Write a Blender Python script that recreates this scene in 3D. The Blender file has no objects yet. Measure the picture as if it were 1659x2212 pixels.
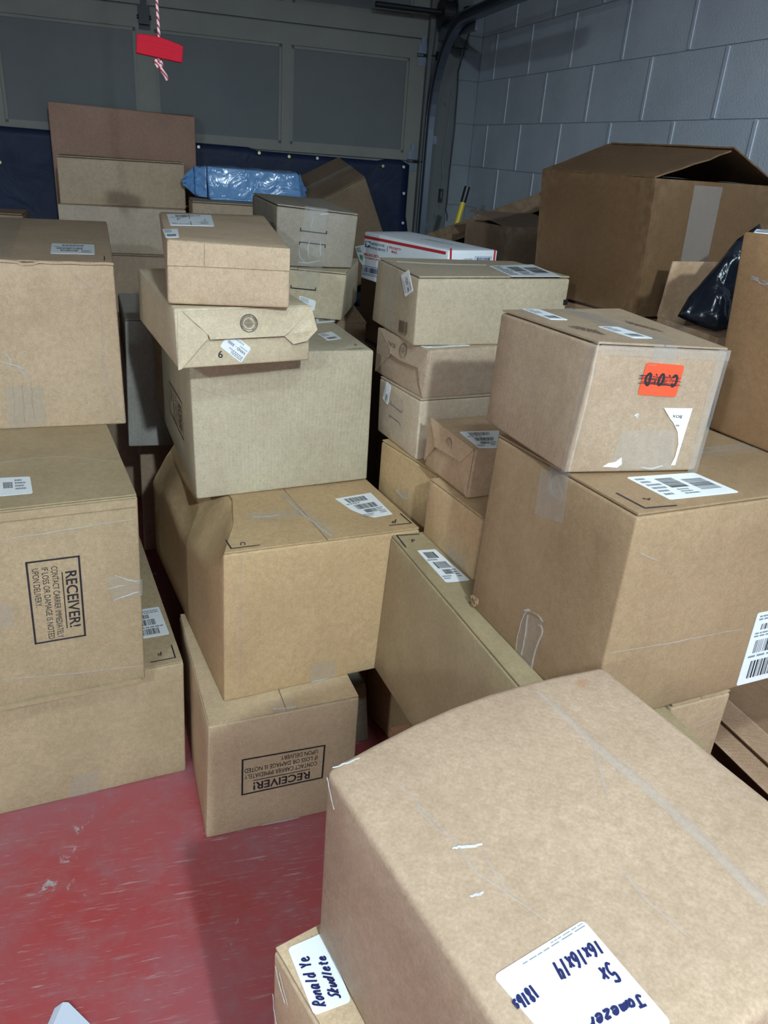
import bpy, bmesh, math, random
from mathutils import Vector, Matrix, noise

S = bpy.context.scene
COL = S.collection
random.seed(7)

# ------------------------------------------------------------------ camera, world, lamp, exposure
CAM = (1674.78, 0.43390, 0.07720, 1.7252)  # focal px, pitch, roll, height
f_px, pitch, roll, cam_h = CAM
fw = Vector((0, math.cos(pitch), -math.sin(pitch)))
r0 = Vector((1, 0, 0)); u0 = Vector((0, math.sin(pitch), math.cos(pitch)))
ri = math.cos(roll) * r0 + math.sin(roll) * u0
up = -math.sin(roll) * r0 + math.cos(roll) * u0
cd = bpy.data.cameras.new('camera')
cd.sensor_fit = 'HORIZONTAL'; cd.sensor_width = 36.0
cd.lens = f_px / 1659 * 36.0
cd.clip_start = 0.02
cam = bpy.data.objects.new('camera', cd); COL.objects.link(cam)
M = Matrix.Identity(4)
for i in range(3):
    M[i][0] = ri[i]; M[i][1] = up[i]; M[i][2] = -fw[i]; M[i][3] = (0, 0, cam_h)[i]
cam.matrix_world = M
S.camera = cam

w = bpy.data.worlds.new('world'); S.world = w; w.use_nodes = True
w.node_tree.nodes['Background'].inputs[0].default_value = (0.75, 0.88, 1.0, 1)
w.node_tree.nodes['Background'].inputs[1].default_value = 0.05

LIGHT_COL = (0.74, 0.91, 1.0)
def area_lamp(name, loc, sx, sy, power, rz):
    l = bpy.data.lights.new(name, 'AREA'); l.shape = 'RECTANGLE'; l.size = sx; l.size_y = sy
    l.energy = power; l.color = LIGHT_COL
    o = bpy.data.objects.new(name, l); o.location = loc; o.rotation_euler = (0, 0, rz); COL.objects.link(o)
    return o
LAMP = (0.30, 0.28, 2.74)
area_lamp('ceiling_lamp_light', LAMP, 0.10, 0.40, 16.0, math.radians(-72))
BULB = (0.88, -1.55, 2.95)
pl = bpy.data.lights.new('rear_bulb_light', 'POINT'); pl.energy = 305.0; pl.color = LIGHT_COL; pl.shadow_soft_size = 0.05
po = bpy.data.objects.new('rear_bulb_light', pl); po.location = BULB; COL.objects.link(po)
FILL_BULB = (-1.15, -1.80, 2.70)  # fill lamp added to lift the shadows, unseen behind the camera
pl = bpy.data.lights.new('left_fill_light', 'POINT'); pl.energy = 130.0; pl.color = LIGHT_COL; pl.shadow_soft_size = 0.06
po = bpy.data.objects.new('left_fill_light', pl); po.location = FILL_BULB; COL.objects.link(po)

S.view_settings.view_transform = 'Standard'
S.view_settings.look = 'None'
S.view_settings.exposure = 0.22
S.view_settings.gamma = 1.0
S.view_settings.use_curve_mapping = False

# ------------------------------------------------------------------ helpers
def lin(c):
    return tuple(((v / 255) / 12.92 if v / 255 <= .04045 else ((v / 255 + .055) / 1.055) ** 2.4) for v in c)

def tag(o, label=None, cat=None, group=None, kind=None):
    if label: o['label'] = label
    if cat: o['category'] = cat
    if group: o['group'] = group
    if kind: o['kind'] = kind
    return o

def empty(name, loc=(0, 0, 0), rz=0.0):
    o = bpy.data.objects.new(name, None); o.empty_display_size = .1
    o.location = loc; o.rotation_euler = (0, 0, rz); COL.objects.link(o)
    return o

def mesh_obj(name, verts, faces, mat, parent=None, smooth=False):
    me = bpy.data.meshes.new(name)
    me.from_pydata([tuple(v) for v in verts], [], [tuple(f) for f in faces]); me.update()
    if smooth:
        for p in me.polygons: p.use_smooth = True
    if mat: me.materials.append(mat)
    o = bpy.data.objects.new(name, me); COL.objects.link(o)
    if parent: o.parent = parent
    return o

def bm_obj(name, bm, mat, parent=None, smooth=False):
    bmesh.ops.recalc_face_normals(bm, faces=bm.faces)
    me = bpy.data.meshes.new(name); bm.to_mesh(me); bm.free()
    if smooth:
        for p in me.polygons: p.use_smooth = True
    if mat: me.materials.append(mat)
    o = bpy.data.objects.new(name, me); COL.objects.link(o)
    if parent: o.parent = parent
    return o

def add_box(bm, lo, hi, mtx=None):
    vs = []
    for x in (lo[0], hi[0]):
        for y in (lo[1], hi[1]):
            for z in (lo[2], hi[2]):
                v = Vector((x, y, z))
                if mtx: v = mtx @ v
                vs.append(bm.verts.new(v))
    for f in ((0, 1, 3, 2), (4, 6, 7, 5), (0, 4, 5, 1), (2, 3, 7, 6), (0, 2, 6, 4), (1, 5, 7, 3)):
        bm.faces.new([vs[i] for i in f])
    return vs

def add_cyl(bm, p0, p1, r0, r1=None, n=16, caps=True):
    r1 = r0 if r1 is None else r1
    p0 = Vector(p0); p1 = Vector(p1); d = (p1 - p0).normalized()
    a = d.orthogonal().normalized(); b = d.cross(a)
    A = []; Bv = []
    for i in range(n):
        t = 2 * math.pi * i / n; e_ = math.cos(t) * a + math.sin(t) * b
        A.append(bm.verts.new(p0 + e_ * r0)); Bv.append(bm.verts.new(p1 + e_ * r1))
    for i in range(n):
        j = (i + 1) % n; bm.faces.new((A[i], A[j], Bv[j], Bv[i]))
    if caps:
        bm.faces.new(A[::-1]); bm.faces.new(Bv)

def add_tube(bm, pts, r, n=10):
    pts = [Vector(p) for p in pts]; rings = []; prev = None
    for i, p in enumerate(pts):
        d = (pts[min(i + 1, len(pts) - 1)] - pts[max(i - 1, 0)]).normalized()
        a = d.orthogonal().normalized() if prev is None else (prev - d * prev.dot(d)).normalized()
        prev = a; b = d.cross(a)
        rr = r[i] if isinstance(r, (list, tuple)) else r
        rings.append([bm.verts.new(p + (math.cos(2 * math.pi * k / n) * a + math.sin(2 * math.pi * k / n) * b) * rr) for k in range(n)])
    for R0, R1 in zip(rings, rings[1:]):
        for k in range(n):
            bm.faces.new((R0[k], R0[(k + 1) % n], R1[(k + 1) % n], R1[k]))
    bm.faces.new(rings[0][::-1]); bm.faces.new(rings[-1])

# ------------------------------------------------------------------ materials
def new_mat(name):
    m = bpy.data.materials.new(name); m.use_nodes = True
    nt = m.node_tree; nt.nodes.clear()
    out = nt.nodes.new('ShaderNodeOutputMaterial'); b = nt.nodes.new('ShaderNodeBsdfPrincipled')
    nt.links.new(b.outputs[0], out.inputs[0])
    return m, nt, b, out
def N(nt, t, **kw):
    n = nt.nodes.new(t)
    for k, v in kw.items():
        if k in n.inputs: n.inputs[k].default_value = v
        else: setattr(n, k, v)
    return n
def plain(name, col, rough=.5, metal=0.0, spec=.5):
    m, nt, b, _ = new_mat(name)
    tc = N(nt, 'ShaderNodeTexCoord'); no = N(nt, 'ShaderNodeTexNoise', Scale=30.0, Detail=4.0); nt.links.new(tc.outputs['Object'], no.inputs['Vector'])
    mx = N(nt, 'ShaderNodeMixRGB', blend_type='MULTIPLY'); mx.inputs[0].default_value = .25
    mx.inputs[1].default_value = (*col, 1)
    rp = N(nt, 'ShaderNodeValToRGB'); rp.color_ramp.elements[0].color = (.8, .8, .8, 1); rp.color_ramp.elements[1].color = (1, 1, 1, 1)
    nt.links.new(no.outputs['Fac'], rp.inputs[0]); nt.links.new(rp.outputs[0], mx.inputs[2]); nt.links.new(mx.outputs[0], b.inputs['Base Color'])
    b.inputs['Roughness'].default_value = rough; b.inputs['Metallic'].default_value = metal
    b.inputs['Specular IOR Level'].default_value = spec
    return m

_card = {}
def cardboard(col, ribs=0.15, seed=0.0, wear=True):
    key = (col, ribs, seed, wear)
    if key in _card: return _card[key]
    m, nt, b, out = new_mat('cardboard')
    L = nt.links.new
    tc = N(nt, 'ShaderNodeTexCoord')
    mp = N(nt, 'ShaderNodeMapping'); mp.inputs['Location'].default_value = (seed * 3.1, seed * 1.7, seed * 2.3); L(tc.outputs['Object'], mp.inputs[0])
    fib = N(nt, 'ShaderNodeTexNoise', Scale=260.0, Detail=3.0, Roughness=.7); L(mp.outputs[0], fib.inputs['Vector'])
    mot = N(nt, 'ShaderNodeTexNoise', Scale=70.0, Detail=3.0, Roughness=.6); L(mp.outputs[0], mot.inputs['Vector'])
    big = N(nt, 'ShaderNodeTexNoise', Scale=5.0, Detail=5.0, Roughness=.6); L(mp.outputs[0], big.inputs['Vector'])
    c = Vector(col)
    r1 = N(nt, 'ShaderNodeValToRGB'); L(big.outputs['Fac'], r1.inputs[0])
    r1.color_ramp.elements[0].position = .3; r1.color_ramp.elements[1].position = .72
    r1.color_ramp.elements[0].color = (c[0] * .88, c[1] * .86, c[2] * .84, 1); r1.color_ramp.elements[1].color = (min(1, c[0] * 1.07), min(1, c[1] * 1.07), min(1, c[2] * 1.07), 1)
    r2 = N(nt, 'ShaderNodeValToRGB'); L(fib.outputs['Fac'], r2.inputs[0])
    r2.color_ramp.elements[0].position = .3; r2.color_ramp.elements[1].position = .7
    r2.color_ramp.elements[0].color = (.82, .80, .77, 1); r2.color_ramp.elements[1].color = (1.06, 1.06, 1.06, 1)
    r3 = N(nt, 'ShaderNodeValToRGB'); L(mot.outputs['Fac'], r3.inputs[0])
    r3.color_ramp.elements[0].position = .35; r3.color_ramp.elements[1].position = .65
    r3.color_ramp.elements[0].color = (.9, .89, .87, 1); r3.color_ramp.elements[1].color = (1.02, 1.02, 1.02, 1)
    m1 = N(nt, 'ShaderNodeMixRGB', blend_type='MULTIPLY'); m1.inputs[0].default_value = 1; L(r1.outputs[0], m1.inputs[1]); L(r2.outputs[0], m1.inputs[2])
    m2 = N(nt, 'ShaderNodeMixRGB', blend_type='MULTIPLY'); m2.inputs[0].default_value = 1; L(m1.outputs[0], m2.inputs[1]); L(r3.outputs[0], m2.inputs[2])
    # sparse pale scuffs
    sc = N(nt, 'ShaderNodeTexNoise', Scale=22.0, Detail=8.0, Roughness=.75); L(mp.outputs[0], sc.inputs['Vector'])
    r4 = N(nt, 'ShaderNodeValToRGB'); L(sc.outputs['Fac'], r4.inputs[0]); r4.color_ramp.elements[0].position = .69; r4.color_ramp.elements[1].position = .80
    r4.color_ramp.elements[0].color = (0, 0, 0, 1); r4.color_ramp.elements[1].color = (.35, .35, .35, 1)
    m3 = N(nt, 'ShaderNodeMixRGB'); L(r4.outputs[0], m3.inputs[0]); L(m2.outputs[0], m3.inputs[1]); m3.inputs[2].default_value = (min(1, c[0] * 1.25), min(1, c[1] * 1.3), min(1, c[2] * 1.4), 1)
    ge = N(nt, 'ShaderNodeNewGeometry'); rg = N(nt, 'ShaderNodeValToRGB'); L(ge.outputs['Pointiness'], rg.inputs[0])
    rg.color_ramp.elements[0].position = .54; rg.color_ramp.elements[1].position = .60
    rw = N(nt, 'ShaderNodeValToRGB'); wn = N(nt, 'ShaderNodeTexNoise', Scale=38.0, Detail=4.0); L(mp.outputs[0], wn.inputs['Vector']); L(wn.outputs['Fac'], rw.inputs[0])
    rw.color_ramp.elements[0].position = .40; rw.color_ramp.elements[1].position = .62; rw.color_ramp.elements[1].color = (.65, .65, .65, 1) if wear else (0, 0, 0, 1)
    mw = N(nt, 'ShaderNodeMath', operation='MULTIPLY'); L(rg.outputs[0], mw.inputs[0]); L(rw.outputs[0], mw.inputs[1])
    m4 = N(nt, 'ShaderNodeMixRGB'); L(mw.outputs[0], m4.inputs[0]); L(m3.outputs[0], m4.inputs[1]); m4.inputs[2].default_value = (min(.9, c[0] * 1.3), min(.9, c[1] * 1.38), min(.9, c[2] * 1.5), 1)
    L(m4.outputs[0], b.inputs['Base Color'])
    b.inputs['Roughness'].default_value = .62; b.inputs['Specular IOR Level'].default_value = .25
    # bump: corrugation ribs + dents + fibres
    wv = N(nt, 'ShaderNodeTexWave', Scale=28.0, Distortion=1.2, Detail=1.0); wv.bands_direction = 'DIAGONAL'
    sx = N(nt, 'ShaderNodeSeparateXYZ'); L(mp.outputs[0], sx.inputs[0])
    ad = N(nt, 'ShaderNodeMath', operation='ADD'); L(sx.outputs[0], ad.inputs[0]); L(sx.outputs[1], ad.inputs[1])
    cb = N(nt, 'ShaderNodeCombineXYZ'); L(ad.outputs[0], cb.inputs[0]); L(cb.outputs[0], wv.inputs['Vector'])
    wv.bands_direction = 'X'
    b1 = N(nt, 'ShaderNodeBump', Strength=.18 * ribs / .15, Distance=.0012); L(wv.outputs['Fac'], b1.inputs['Height'])
    dn = N(nt, 'ShaderNodeTexNoise', Scale=7.0, Detail=3.0); L(mp.outputs[0], dn.inputs['Vector'])
    b2 = N(nt, 'ShaderNodeBump', Strength=.35, Distance=.012); L(dn.outputs['Fac'], b2.inputs['Height']); L(b1.outputs[0], b2.inputs['Normal'])
    b3 = N(nt, 'ShaderNodeBump', Strength=.25, Distance=.0006); L(fib.outputs['Fac'], b3.inputs['Height']); L(b2.outputs[0], b3.inputs['Normal'])
    L(b3.outputs[0], b.inputs['Normal'])
    _card[key] = m
    return m

def clear_mat(name, tint, fac, rough, bump=0.0, scale=40.0):
    m, nt, b, out = new_mat(name); L = nt.links.new
    tr = N(nt, 'ShaderNodeBsdfTransparent'); tr.inputs[0].default_value = (*tint, 1)
    b.inputs['Base Color'].default_value = (.8, .8, .8, 1); b.inputs['Roughness'].default_value = rough
    b.inputs['Specular IOR Level'].default_value = .6
    mx = N(nt, 'ShaderNodeMixShader'); mx.inputs[0].default_value = fac
    tc = N(nt, 'ShaderNodeTexCoord'); no = N(nt, 'ShaderNodeTexNoise', Scale=scale, Detail=4.0, Distortion=1.0); L(tc.outputs['Object'], no.inputs['Vector'])
    bp = N(nt, 'ShaderNodeBump', Strength=bump, Distance=.004); L(no.outputs['Fac'], bp.inputs['Height']); L(bp.outputs[0], b.inputs['Normal'])
    L(tr.outputs[0], mx.inputs[1]); L(b.outputs[0], mx.inputs[2]); L(mx.outputs[0], out.inputs[0])
    return m

MT = {
    'white': plain('label_paper', (.90, .93, .95), .45),
    'ink': plain('black_ink', (.018, .016, .022), .6),
    'brownink': plain('brown_ink', (.10, .065, .045), .7),
    'grey': plain('grey_print', (.25, .27, .30), .7),
    'pen': plain('blue_marker', (.012, .014, .09), .5),
    'tape': clear_mat('clear_tape', (.985, .98, .965), .085, .14, .6),
    'glint': clear_mat('painted_wrinkle_glint', (.98, .98, .98), .5, .10, .6, 120),  # wrinkle strips whitened to stand in for bright reflections off the tape
    'crease': clear_mat('soft_crease', (.97, .96, .95), .16, .35, .3, 120),
    'orange': plain('orange_sticker', (1.0, .095, .03), .4),
    'rub': clear_mat('red_rub', (1.0, .91, .87), .01, .6),
    'uspswhite': plain('white_carton', (.86, .89, .92), .45),
    'red': plain('red_stripe', (.55, .03, .035), .45),
    'navyink': plain('navy_ink', (.02, .04, .16), .5),
    'black': plain('black_tape', (.012, .012, .016), .4),
    'steel': plain('galvanised_steel', (.22, .25, .30), .38, .85),
    'darksteel': plain('dark_steel', (.03, .03, .035), .5, .6),
    'redplastic': plain('red_plastic', (.46, .006, .022), .6, 0.0, .12),
    'yellow': plain('yellow_paint', (.62, .46, .03), .4),
    'cord': plain('black_cord', (.015, .015, .018), .6),
    'wire': plain('pale_wire', (.18, .19, .2), .6),
    'paper': plain('white_paper', (.74, .80, .92), .6),
    'brass': plain('brass', (.65, .55, .25), .35, .4),
    'eyelet': plain('white_eyelet', (.62, .64, .6), .35, .2),
    'chalk': plain('pale_chalk', (.36, .38, .42), .8),
    'green': plain('green_print', (.10, .32, .18), .6),
}

# ------------------------------------------------------------------ measured cartons and what is stuck or printed on them

BOX = {
'L1': ((-1.4321, 1.3407, 0.0000), 0.4503, (0.9997, 1.0500, 0.3933), {'FTR': (0.0052, -0.0013, 0.0020), 'FBR': (-0.0038, -0.0054, 0.0000)}),
'L2': ((-1.3145, 1.3302, 0.3933), 0.4655, (0.7999, 1.0000, 0.5428), {'FTR': (0.0055, -0.0007, 0.0020), 'FBR': (-0.0076, -0.0004, 0.0000)}),
'L3': ((-1.5303, 1.8840, 0.9361), 0.3610, (0.8000, 1.0858, 0.4669), {'FTR': (-0.0015, 0.0002, -0.0008), 'FBR': (0.0017, 0.0186, 0.0000), 'KTR': (0.0010, 0.0002, 0.0011)}),
'M1': ((-0.4052, 1.5259, 0.0000), 0.3877, (0.4094, 0.5256, 0.3944), {'FTL': (0.0065, -0.0034, -0.0014), 'FBL': (-0.0085, 0.0031, 0.0000), 'FTR': (-0.0003, 0.0016, 0.0020)}),
'M2': ((-0.3735, 1.6073, 0.3944), 0.4841, (0.5303, 0.8886, 0.4433), {'FTL': (0.0042, 0.0019, 0.0020), 'FTR': (0.0013, -0.0047, -0.0077), 'FBL': (-0.0001, 0.0102, -0.0000), 'KBL': (-0.0015, -0.0006, -0.0000)}),
'M3': ((-0.5201, 1.9177, 0.8377), 0.4053, (0.5041, 0.8500, 0.3989), {'FBL': (0.0050, -0.0186, 0.0000), 'FBR': (0.0077, 0.0206, 0.0000), 'FTR': (-0.0053, -0.0009, -0.0063)}),
'M4': ((-0.5048, 1.7599, 1.2367), 0.4601, (0.3242, 0.5511, 0.1404), {'FTL': (-0.0028, -0.0009, -0.0045), 'FBL': (-0.0004, -0.0124, 0.0000), 'FBR': (0.0071, 0.0208, 0.0000), 'KTL': (0.0025, 0.0022, 0.0020), 'KBL': (-0.0035, -0.0201, 0.0000)}),
'M5': ((-0.5251, 1.7713, 1.3770), 0.2894, (0.2820, 0.6314, 0.1417), {'FTL': (0.0054, -0.0016, -0.0000), 'FTR': (-0.0044, -0.0027, -0.0082), 'FBR': (-0.0053, -0.0114, 0.0000), 'FBL': (0.0010, 0.0111, 0.0000), 'KTL': (-0.0104, 0.0051, 0.0042), 'KTR': (0.0124, 0.0010, 0.0097)}),
'R2': ((0.3929, 1.1046, 0.8213), 0.4450, (0.8000, 0.4205, 0.4190), {'FTL': (0.0033, 0.0013, 0.0020), 'KTL': (0.0004, -0.0055, -0.0104), 'KBL': (0.0016, 0.0128, 0.0000)}),
'R3': ((0.3106, 1.2415, 1.2404), 0.3677, (0.2717, 0.3166, 0.2287), {'FTL': (0.0095, -0.0004, 0.0065), 'FTR': (0.0017, -0.0035, -0.0057), 'FBR': (-0.0115, -0.0105, 0.0000), 'FBL': (0.0041, 0.0216, 0.0000), 'KTL': (-0.0011, -0.0016, -0.0041), 'KBL': (-0.0087, -0.0095, 0.0000)}),
'F': ((0.1675, 0.3109, 0.8300), 0.5436, (0.4235, 0.4064, 0.2751), {'KTL': (-0.0005, -0.0008, -0.0021), 'KTR': (-0.0030, 0.0060, 0.0076)}),
'C4': ((0.0426, 2.0158, 1.2728), 0.3899, (0.4455, 0.3127, 0.1793), {'FTL': (-0.0014, -0.0012, -0.0036), 'FBL': (-0.0010, -0.0033, 0.0000), 'KTL': (0.0037, -0.0010, 0.0010), 'KBL': (-0.0014, 0.0057, 0.0000), 'FTR': (0.0006, 0.0014, 0.0033)}),
'C2': ((0.0738, 1.9787, 0.9707), 0.4812, (0.3000, 0.2474, 0.1695), {'FTL': (-0.0006, 0.0017, 0.0020), 'FBL': (0.0000, -0.0031, 0.0000), 'KTL': (-0.0024, 0.0003, -0.0019), 'KBL': (0.0035, 0.0023, 0.0000)}),
'R1': ((0.3804, 0.9835, 0.3990), 0.4131, (0.2400, 0.8994, 0.4224), {'KTL': (0.0040, -0.0004, 0.0020), 'KBL': (-0.0121, 0.0130, 0.0000)}),
'C8': ((0.2242, 1.6049, 0.8213), 0.4799, (0.3000, 0.2535, 0.1662), {'KTL': (0.0005, -0.0028, -0.0049), 'KBL': (0.0007, 0.0037, 0.0000), 'FBL': (-0.0046, -0.0008, 0.0000)}),
'C7': ((0.1987, 1.7010, 0.9875), 0.4613, (0.2500, 0.2272, 0.1260), {'FTL': (0.0017, -0.0009, -0.0001), 'FBL': (-0.0010, 0.0019, -0.0000), 'KBL': (-0.0015, -0.0011, 0.0000)}),
'C3': ((0.0823, 1.9820, 1.1401), 0.5201, (0.3000, 0.2807, 0.1327), {'FTL': (0.0040, -0.0025, -0.0004), 'FBL': (0.0000, 0.0093, 0.0000), 'KTL': (-0.0004, -0.0012, -0.0027), 'KBL': (0.0027, 0.0064, 0.0000)}),
'C1': ((0.1286, 1.8910, 0.0000), 0.5742, (0.4000, 0.2804, 0.9707), {'FTL': (0.0002, 0.0008, 0.0016)}),
'C5': ((0.1344, 2.4690, 1.3073), 0.5845, (0.1909, 0.5083, 0.1615), {'KTL': (0.0012, -0.0023, -0.0027), 'KBL': (-0.0027, 0.0021, 0.0000)}),
'C6': ((-0.0595, 3.0984, 1.0109), 0.4614, (0.3000, 0.2501, 0.2964), {}),
'M6': ((-0.9849, 2.7707, 0.6278), 0.3659, (0.3000, 0.4562, 0.4938), {'FTL': (0.0089, -0.0048, -0.0028), 'FBL': (-0.0095, 0.0183, 0.0000), 'KTL': (0.0002, 0.0045, 0.0093)}),
'M7': ((-1.0657, 3.1051, 0.0000), 0.3491, (0.3000, 0.4000, 0.6278), {'FBL': (-0.0116, 0.0005, 0.0000)}),
'B4': ((-1.5199, 3.5986, 0.0000), 0.3003, (0.5500, 0.2200, 1.2165), {}),
'B3': ((-1.5368, 3.6146, 1.2165), 0.3245, (0.5500, 0.2200, 0.2002), {}),
'B2': ((-1.5425, 3.6625, 1.4168), 0.3188, (0.5427, 0.2000, 0.1968), {'FTL': (0.0011, -0.0011, -0.0015), 'FTR': (-0.0003, 0.0010, 0.0018), 'FBR': (0.0019, 0.0219, 0.0000), 'FBL': (0.0005, -0.0220, 0.0000)}),
'B1': ((-1.6778, 3.9302, 0.0000), 0.3161, (0.6619, 0.1000, 1.8200), {'FTL': (0.0071, 0.0010, 0.0069), 'FTR': (-0.0011, -0.0028, -0.0065)}),
'B5': ((-0.9369, 3.5997, 0.0000), 0.3085, (0.5500, 0.3000, 1.4705), {'FTL': (0.0007, 0.0028, 0.0020)}),
'BB': ((-0.9044, 3.7647, 1.4705), 0.3205, (0.4256, 0.2600, 0.1407), {'FTL': (-0.0032, 0.0020, 0.0019), 'FTR': (-0.0099, 0.0018, -0.0031), 'FBR': (0.0106, -0.0001, 0.0000), 'FBL': (0.0029, -0.0035, 0.0000)}),
'B7': ((-0.4733, 2.4659, 1.2367), -0.0583, (0.2993, 0.3500, 0.1487), {'FTR': (0.0051, -0.0012, -0.0032), 'FBR': (-0.0055, 0.0010, 0.0000)}),
'B6': ((-0.3883, 2.4571, 1.3854), 0.3378, (0.2486, 0.4588, 0.1728), {'FTL': (0.0016, 0.0020, 0.0053), 'FTR': (0.0043, -0.0067, -0.0107), 'FBR': (-0.0069, -0.0006, 0.0000), 'KTL': (-0.0001, 0.0033, 0.0066)}),
'D1': ((0.6105, 2.0999, 1.3744), 0.4971, (0.4500, 0.4468, 0.3402), {'FTL': (-0.0077, 0.0032, -0.0018), 'FBL': (0.0132, -0.0004, 0.0000), 'KTL': (-0.0123, 0.0033, -0.0064), 'KBL': (-0.0038, -0.0217, 0.0000)}),
'D2': ((0.3702, 3.0200, 1.2080), 0.4519, (0.3000, 0.3020, 0.3000), {'FTL': (-0.0026, 0.0015, 0.0004), 'KTL': (-0.0016, -0.0017, -0.0048)}),
'D5': ((0.8087, 1.3472, 1.2404), 0.5032, (0.4000, 0.3000, 0.3917), {'KTL': (-0.0113, 0.0073, 0.0021), 'KBL': (0.0036, -0.0171, 0.0000)}),
'D6': ((0.7389, 1.8172, 1.0922), 0.3891, (0.2000, 0.2192, 0.3000), {'FTL': (-0.0008, -0.0005, -0.0017), 'KTL': (0.0009, 0.0007, 0.0021)}),
'E': ((0.5681, 1.1850, 0.0000), 0.4365, (0.1500, 0.5500, 0.8219), {}),
'U1': ((0.2231, 1.1992, 0.0000), 0.4348, (0.2000, 0.4000, 0.4000), {}),
'G': ((0.1190, 0.3454, 0.4100), 0.6305, (0.4000, 0.3600, 0.4200), {'KTL': (-0.0009, 0.0013, 0.0011)}),
'U2': ((-0.0825, 1.9220, 0.0000), 0.4336, (0.0999, 0.3000, 0.2235), {'FTR': (-0.0201, 0.0090, -0.0005)}),
}
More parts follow.
